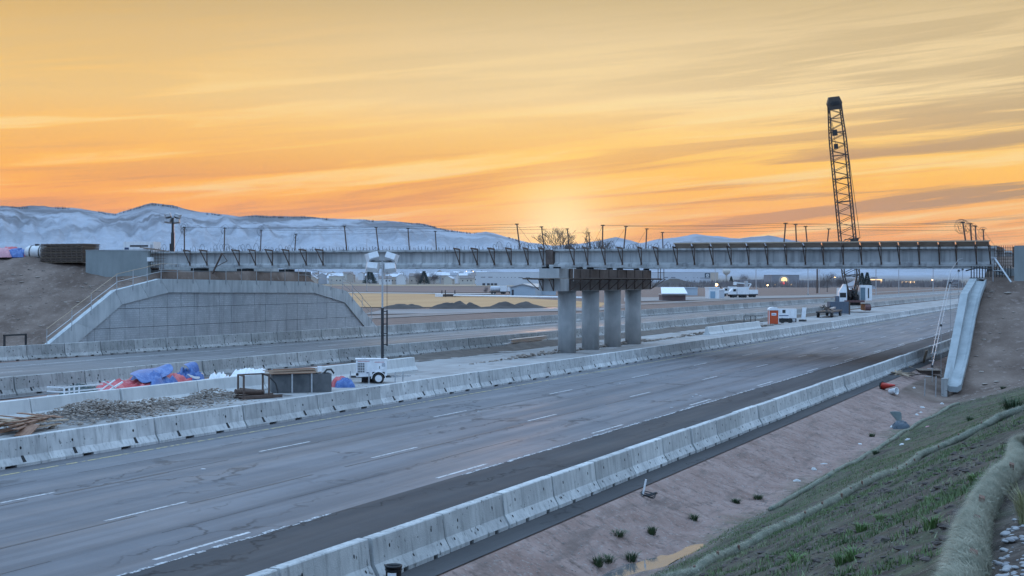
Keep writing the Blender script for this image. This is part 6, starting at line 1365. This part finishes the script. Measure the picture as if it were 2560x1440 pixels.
# trucks and machines
def truck(label, px, pyb, L_, rot, kind):
    p, s = at_px(px, pyb); root = tag(empty('truck', (p.x, p.y, .1), TH + rot), label, 'truck', 'trucks parked beyond the lanes')
    MB().box(-L_/2, L_/2, -1.1, 1.1, .75, 1.05).build('chassis', STEEL, root)
    MB().prism([(-L_/2, 1.051), (-L_/2 + 2.1, 1.051), (-L_/2 + 2.1, 2.9), (-L_/2 + .9, 2.9), (-L_/2, 1.9)], (0, -1.1, 0), (0, 1.1, 0), (1, 0, 0)).build('cab', WHITE, root); MB().box(-L_/2 + 1.0, -L_/2 + 1.9, -1.13, -1.101, 1.95, 2.7).build('cab_window', GLASS, root)
    for x in (-L_/2 + 1.0, L_/2 - 1.1, L_/2 - 2.2):
        for y in (-1.05, 1.05): MB().lathe([(.45, -.15), (.5, 0), (.45, .15)], (x, y, .5), 12, 'y').build('wheel', RUBBER, root)
    if kind == 'tank': MB().lathe([(.5, -L_*.3), (1.05, -L_*.27), (1.05, L_*.27), (.5, L_*.3)], (.9, 0, 2.15), 14, 'x').build('tank', PALE, root, True)
    elif kind == 'lift':
        MB().box(-L_/2 + 2.3, L_/2, -1.1, 1.1, 1.051, 2.4).build('utility_body', WHITE, root); q = MB(); q.bar((L_*.1, 0, 2.4), (L_*.25, 0, 4.3), .4); q.bar((L_*.25, 0, 4.3), (-L_*.35, 0, 4.6), .35); q.build('lift_boom', WHITE, root); MB().box(-L_*.45, -L_*.33, -.5, .5, 3.9, 4.9).build('bucket', WHITE, root); MB().box(0, .9, -.9, .9, 2.41, 5.2).build('lift_mast', GALV, root)
    else: MB().box(-L_/2 + 2.3, L_/2, -1.15, 1.15, 1.051, 3.3).build('cargo_box', WHITE, root)
    return root
truck('white tank truck beside the pale barn', 1244, 736, 6.5, rad(180), 'tank'); truck('white box truck next to the tank truck', 1265, 735.5, 5.5, rad(180), 'box')
truck('white lift truck with folded boom beyond the far lanes', 1862, 744, 8.0, 0, 'lift'); truck('white utility truck in front of the lift truck', 1846, 745, 6.0, rad(8), 'box'); truck('grey service truck beside the white box sheds', 1822, 742, 5.0, 0, 'box')
truck('white box truck standing behind the crane', 2112, 750, 6.0, rad(100), 'box')
# irrigation pipe on the stubble
p0, p1 = G(1135, 742.5, .1), G(1480, 749.5, .1); ip = tag(empty('irrigation_pipe', p0), 'long white irrigation pipe lying across the stubble field', 'pipe')
for i in range(12):
    a, b = (p1 - p0) * (i / 12), (p1 - p0) * ((i + 1) / 12 - .002); MB().tube([a + Vector((0, 0, .5)), b + Vector((0, 0, .5))], .32, 8).build('pipe_length', WHITE, ip)
im = tag(empty('irrigation_drive', p0 - Vector((3, 0, 0)), TH), 'dark irrigation drive unit at the end of white pipe', 'machine')
for x in (-1.2, -.1, 3.0): MB().box(x - .15, x + .15, -.15, .15, 0, 2.2).build('mast', STEEL, im)
MB().box(-3.4, -.9, -.6, .6, .1, 1.1).build('engine_cover', WHITE, im); MB().box(-1.4, 4.5, -.3, .3, .1, .7).build('frame', STEEL, im)
# houses on the far slope
HW = [mat('house_wall_%s' % n, c, rough=.85) for n, c in (('white', (.62, .63, .65)), ('cream', (.5, .47, .42)), ('grey', (.38, .39, .42)), ('tan', (.42, .36, .31)))]; HR = [mat('house_roof_snow', (.66, .68, .72), (.5, .52, .56), .2, .9), mat('house_roof_grey', (.24, .25, .28), (.32, .33, .36), .3, .9), mat('house_roof_brown', (.20, .17, .16), (.26, .22, .2), .3, .9)]
rh = random.Random(9); hn = 0
adj = ['white', 'cream', 'grey', 'tan']; radj = ['snow-covered', 'grey', 'brown']
for i in range(86):
    px = rh.uniform(690, 1205); row_ = rh.random(); py = lerp(706.5, 688, row_ ** .85); Y = lerp(1700, 2900, row_)
    p = AD(px, py, Y); k = rh.randrange(4); kr = rh.choice((0, 0, 0, 1, 2)); w, d, h = rh.uniform(9, 19), rh.uniform(9, 13), rh.uniform(4.2, 7.5); rot = TH + rh.choice((0, math.pi/2)) + rh.uniform(-.25, .25)
    root = tag(empty('house', p, rot), '%s house with %s roof among the houses on the far slope' % (adj[k], radj[kr]), 'house', 'houses on the far slope, %s and %s' % (adj[k], radj[kr]))
    MB().prism([(-d/2, -6), (d/2, -6), (d/2, h), (0, h + d * .3), (-d/2, h)], (-w/2, 0, 0), (w/2, 0, 0), (0, 1, 0)).build('wall', HW[k], root)
    for sg in (-1, 1): MB().hexa([(-w/2 - .4, sg * d * .55, h - .2), (w/2 + .4, sg * d * .55, h - .2), (w/2 + .4, 0, h + d * .3 + .05), (-w/2 - .4, 0, h + d * .3 + .05)], [(-w/2 - .4, sg * d * .55, h + .1), (w/2 + .4, sg * d * .55, h + .1), (w/2 + .4, 0, h + d * .3 + .4), (-w/2 - .4, 0, h + d * .3 + .4)]).build('roof', HR[kr], root)
    for x in (-.3, .05, .3): MB().box(w * x - .7, w * x + .7, -d/2 - .05, -d/2 - .003, 1.2, 2.8).build('window', WIN, root)
    MB().box(w * .3 - .4, w * .3 + .4, -.4, .4, h + d * .12, h + d * .3 + 1.2).build('chimney', HW[2], root)

# ---------------------------------------------------------------- trees
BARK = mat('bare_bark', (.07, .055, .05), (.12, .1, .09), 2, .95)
def bare_tree(label, base, h, spread, seed, depth=5, r0=None, name='bare_tree', group='bare trees in the distance', wmin=.012):
    rr = random.Random(seed); q = MB(); tw = MB(); r0 = r0 or h * .02
    def br(p, d, L_, r, lvl, q):
        e = p + d * L_; mid_ = p.lerp(e, .5) + Vector((rr.uniform(-1, 1), rr.uniform(-1, 1), 0)) * L_ * .05
        q.tube([p, mid_, e], [r, r * .8, max(r * .6, wmin)], 5 if lvl < 2 else 3, False)
        if lvl >= depth: return
        for k in range(rr.choice((2, 3, 3, 4)) if lvl < 4 else 3):
            a = rr.uniform(0, 6.28); tl_ = rr.uniform(.3, .8) * spread; nd = (d + Vector((math.cos(a), math.sin(a), .25)) * tl_).normalized(); st = p.lerp(e, rr.uniform(.55, 1.0)); br(st, nd, L_ * rr.uniform(.6, .82), max(r * .58, wmin), lvl + 1, tw if lvl >= 1 else q)
    br(Vector((0, 0, -.3)), Vector((rr.uniform(-.06, .06), 0, 1)).normalized(), h * .28, r0, 0, q)
    root = tag(empty(name, base), label, 'tree', group); q.build('trunk', BARK, root); tw.build('crown', BARK, root); return root
p = AD(1400, 700 + HC * F / 330, 330); bare_tree('bare spreading tree just behind the bridge deck', (p.x, p.y, 0), 23.5, .75, 4, 6, .28, 'bare_tree', None, .026)
p = AD(1474, 760, 330); bare_tree('low bare thicket to the right of spreading tree', (p.x, p.y, 0), 20.5, 1.2, 6, 6, .25, 'bare_tree', None, .03)
p = AD(1425, 760, 340); bare_tree('smaller bare tree between spreading tree and thicket', (p.x, p.y, 0), 20, 1.1, 16, 6, .22, 'bare_tree', None, .03)
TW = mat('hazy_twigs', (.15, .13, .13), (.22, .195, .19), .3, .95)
def twig_tree(label, px, pyb, wpx, hpx, seed, m=TW, n=900, cone=False, group='trees in the distance'):
    p, s = at_px(px, pyb); rr = np.random.default_rng(seed); W = wpx * s / 2; Hh = hpx * s
    root = tag(empty('evergreen_tree' if cone else 'bare_tree', (p.x, p.y, 0)), label, 'tree', group)
    MB().tube([(0, 0, -.3), (0, 0, Hh * .3), (.1, 0, Hh * .75)], [Hh * .022, Hh * .016, Hh * .006], 6).build('trunk', BARK, root)
    if cone:
        z = Hh * (.10 + .90 * rr.uniform(0, 1, n)); R = W * (1.02 - z / Hh) * (1 + .2 * np.sin(z * 5.0)); a = rr.uniform(0, 6.28, n); r = R * rr.uniform(.2, 1, n) ** .5; c = np.stack([r * np.cos(a), r * np.sin(a), z], 1)
        d = np.stack([np.cos(a), np.sin(a), rr.uniform(-.6, .1, n)], 1) * (W * .30)
    else:
        ct = rr.normal(0, 1, (14, 3)); ct /= np.linalg.norm(ct, axis=1)[:, None]; ct *= rr.uniform(.25, .75, (14, 1)); k = rr.integers(0, 14, n); c = ct[k] + rr.normal(0, .22, (n, 3)); c[:, 2] = np.clip(c[:, 2], -.95, 1); c = c * np.array([W, W, Hh * .46]) + np.array([0, 0, Hh * .53])
        d = c - np.array([0, 0, Hh * .2]); d = d / np.linalg.norm(d, axis=1)[:, None] * (Hh * .10) + rr.normal(0, Hh * .04, (n, 3))
    w_ = np.cross(d, rr.normal(0, 1, (n, 3))); w_ = w_ / np.linalg.norm(w_, axis=1)[:, None] * (Hh * (.02 if cone else .006)); v = np.stack([c - w_, c + w_, c + d], 1).reshape(-1, 3)
    link('crown', npmesh('crown', v, np.arange(3 * n).reshape(-1, 3), m), root); return root
EV = mat('evergreen_needles', (.035, .06, .06), (.06, .09, .085), .4, .95)
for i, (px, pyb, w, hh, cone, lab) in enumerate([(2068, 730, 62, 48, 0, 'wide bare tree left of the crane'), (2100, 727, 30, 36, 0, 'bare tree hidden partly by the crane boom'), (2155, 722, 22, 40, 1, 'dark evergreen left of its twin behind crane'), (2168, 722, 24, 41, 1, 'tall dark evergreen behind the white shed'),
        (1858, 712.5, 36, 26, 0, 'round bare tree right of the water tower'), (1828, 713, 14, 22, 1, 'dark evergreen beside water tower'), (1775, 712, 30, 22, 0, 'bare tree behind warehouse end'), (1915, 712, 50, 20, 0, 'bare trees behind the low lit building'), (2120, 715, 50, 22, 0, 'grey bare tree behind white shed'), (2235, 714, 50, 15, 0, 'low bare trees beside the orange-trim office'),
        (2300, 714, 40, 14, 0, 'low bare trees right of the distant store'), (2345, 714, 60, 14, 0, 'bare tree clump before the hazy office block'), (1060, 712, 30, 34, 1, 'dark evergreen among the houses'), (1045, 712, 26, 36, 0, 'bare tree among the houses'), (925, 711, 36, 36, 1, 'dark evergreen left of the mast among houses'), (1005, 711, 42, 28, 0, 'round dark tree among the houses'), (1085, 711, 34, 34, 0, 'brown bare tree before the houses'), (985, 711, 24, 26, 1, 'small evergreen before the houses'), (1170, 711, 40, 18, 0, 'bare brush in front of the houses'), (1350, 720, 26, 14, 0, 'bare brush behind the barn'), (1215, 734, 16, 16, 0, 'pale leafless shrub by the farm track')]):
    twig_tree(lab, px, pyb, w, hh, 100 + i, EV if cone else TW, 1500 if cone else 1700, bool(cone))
# hedges and brush far off, too many to count
v = []; rr = np.random.default_rng(5)
for px in np.linspace(1640, 2400, 420):
    y = 714 + rr.uniform(-1, 3); Y = HC * F / (y - 700) * rr.uniform(.85, 1.1); p = AD(px + rr.uniform(-4, 4), y, Y)
    for _ in range(14):
        b0 = np.array([p.x + rr.normal(0, 4), p.y + rr.normal(0, 4), 0]); hgt = rr.uniform(1.5, 6.5); v += [b0 + [-.35, 0, -.2], b0 + [.35, .1, -.2], b0 + [rr.normal(0, .9), rr.normal(0, .9), hgt]]
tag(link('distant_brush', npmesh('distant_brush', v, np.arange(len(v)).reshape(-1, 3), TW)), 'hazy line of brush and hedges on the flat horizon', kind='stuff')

# ---------------------------------------------------------------- haze over the valley
hz = MB().box(-14500, 10500, -1900, 15000, -4, 760)
hm_ = bpy.data.materials.new('valley_haze'); hm_.use_nodes = True; nt = hm_.node_tree; nt.nodes.clear(); pv = nt.nodes.new('ShaderNodeVolumePrincipled'); oo = nt.nodes.new('ShaderNodeOutputMaterial'); nt.links.new(pv.outputs[0], oo.inputs['Volume'])
pv.inputs['Color'].default_value = (.86, .92, 1.0, 1); pv.inputs['Density'].default_value = HAZE = 1.7e-5; pv.inputs['Anisotropy'].default_value = .2
tag(hz.build('haze', hm_), 'pale blue morning haze over the valley', kind='stuff')
